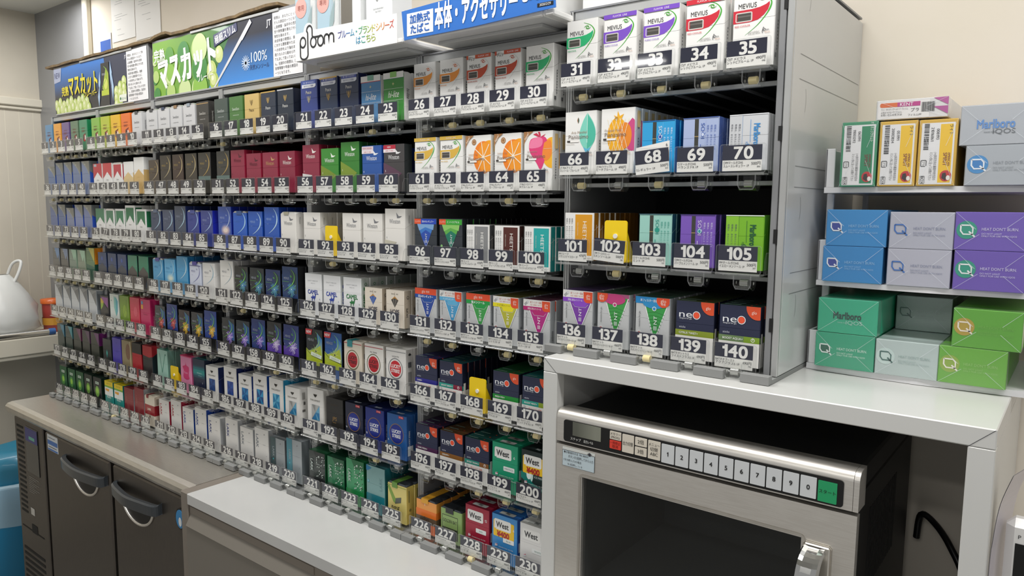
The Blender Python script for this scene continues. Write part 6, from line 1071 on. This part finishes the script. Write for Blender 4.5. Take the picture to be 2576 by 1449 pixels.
def spirit_ct(c, num1, num2, top):
    def a(m, f, w, h):
        m.rect(f, .003, .002, w - .003, h - .004, .0002, '#e9e9ea'); m.rect(f, w * .56, .004, w - .005, h - .006, .0003, c); R_ = -math.pi / 2
        m.text(f, num1, w * .5, h * .78, .0032, '#4b4c4f', .0005, None, 0, R_); m.text(f, num2, w * .36, h * .78, .0032, '#4b4c4f', .0005, None, 0, R_)
        random.seed(len(top) + 3); v = h * .94
        for i in range(17):
            t = .0006 + random.random() * .0012; m.rect(f, w * .14, v - t, w * .27, v, .0005, '#3c3d40'); v -= t + .0005 + random.random() * .0008
        m.text(f, top, w * .84, h * .84, .0036, '#3a3a20' if c != '#18885c' else '#e6efe8', .0005, h * .3, .01, R_, cap=.78)
        m.text(f, 'AMERICAN', w * .82, h * .4, .0026, '#7d1f22', .0005, h * .2, .01, R_); m.text(f, 'SPIRIT', w * .72, h * .4, .0042, '#7d1f22', .0005, h * .2, .012, R_)
        m.poly(f, circ(w * .76, h * .15, .0062, .0068), .0005, '#c3252b').poly(f, [(w * .68, h * .19), (w * .76, h * .2), (w * .8, h * .12), (w * .76, h * .08), (w * .66, h * .12)], .0007, '#2c1c1a').poly(f, circ(w * .83, h * .12, .0022, .003), .0008, '#efe9e2')
        m.text(f, 'ミシン目に沿ってお開け下さい', w * .36, h * .3, .003, '#55565a', .0005, h * .42, .004, R_, cap=.78); m.text(f, '(→)矢印方向の裏面中央付近の', w * .47, h * .3, .003, '#55565a', .0005, h * .42, .004, R_, cap=.78)
        m.text(f, 'BOX', w * .16, h * .09, .0032, '#3c3d40', .0005, None, .004, R_)
        b_ = rrect(w * .1, h * .04, w * .22, h * .15, .0006, 2)
        for q in stroke(b_ + [b_[0]], .0004): m.poly(f, q, .0005, '#3c3d40')
        b_ = rrect(w * .1, h * .3, w * .24, h * .39, .001, 3)
        for q in stroke(b_[2:] + [b_[0]], .0008): m.poly(f, q, .0005, '#3c3d40')
        m.text(f, 'プラ', w * .17, h * .345, .0028, '#3c3d40', .0005, h * .06, .004, R_, cap=.78)
    return a
carton(2.3595, 2.4035, Z1, 1.613, '#2e8f66', 'green carton standing on end at the left of the top tier', art=spirit_ct('#18885c', '063191', '1100329 2'.replace(' ', ''), 'オーガニックミント'))
carton(2.4055, 2.449, Z1, 1.6112, '#d9ae33', 'yellow carton standing on end beside the green carton', art=spirit_ct('#f0c419', '051191', '20003834', 'ライト'))
carton(2.4505, 2.4925, Z1, 1.6105, '#d7ac30', 'yellow carton standing on end beside the silver cartons', art=spirit_ct('#f0c419', '008193', '21016861', 'ライト '))
def kent_ct(m, f, w, h):
    m.rect(f, .002, .001, w * .75, h * .92, .0002, '#eceae8'); m.poly(f, rrect(w * .05, h * .64, w * .33, h * .86, .002), .0004, '#dd6a26').rect(f, w * .3, h * .64, w * .62, h * .86, .0005, '#bd2a86')
    m.text(f, 'KENT', w * .43, h * .75, .0042, '#f4eef2', .0007, None, .01); m.text(f, 'ケント・ネオスティック・スパーク・フレッシュ', w * .07, h * .53, .0025, '#3a3a3d', .0005, w * .38, al='l', cap=.78)
    m.text(f, '火気はつけないでください。', w * .07, h * .38, .0024, '#3a3a3d', .0005, w * .3, al='l', cap=.78); m.text(f, 'お問い合わせ先 0120', w * .07, h * .25, .0024, '#3a3a3d', .0005, w * .3, al='l', cap=.78); m.text(f, 'プラ', w * .55, h * .45, .004, '#2b2b2d', .0005, None, .01, cap=.78); m.text(f, 'フィルムPP', w * .55, h * .2, .0024, '#3a3a3d', .0005, cap=.78)
    u = w * .64
    for i in range(14):
        t = .0003 + (i * 7 % 5) * .00018; m.rect(f, u, h * .32, u + t, h * .8, .0005, '#2f3033'); u += t + .0004
    m.poly(f, [(w * .8, h * .98), (w, h), (w, h * .6)], .0004, '#b8509a').poly(f, [(w * .8, h * .55), (w, h * .55), (w, h * .15)], .0005, '#b24b95')
carton(2.3995, 2.48, 1.6135, 1.638, '#dedddd', 'white and magenta carton lying across the two yellow cartons', art=kent_ct, yf=.1, L=.15)
carton(2.5025, 2.578, Z1, 1.5768, '#aeb4bb', 'silver carton with a blue square emblem on the top tier', art=heat('#eef4fa', '#8f969e', '#3f8fcc', '#2f80c4'))
carton(2.4945, 2.567, 1.5772, 1.6245, '#b3b8bf', 'silver carton with blue lettering on top of the silver emblem carton', art=marl('#5a8fd0', '#5f666e', 1.1))
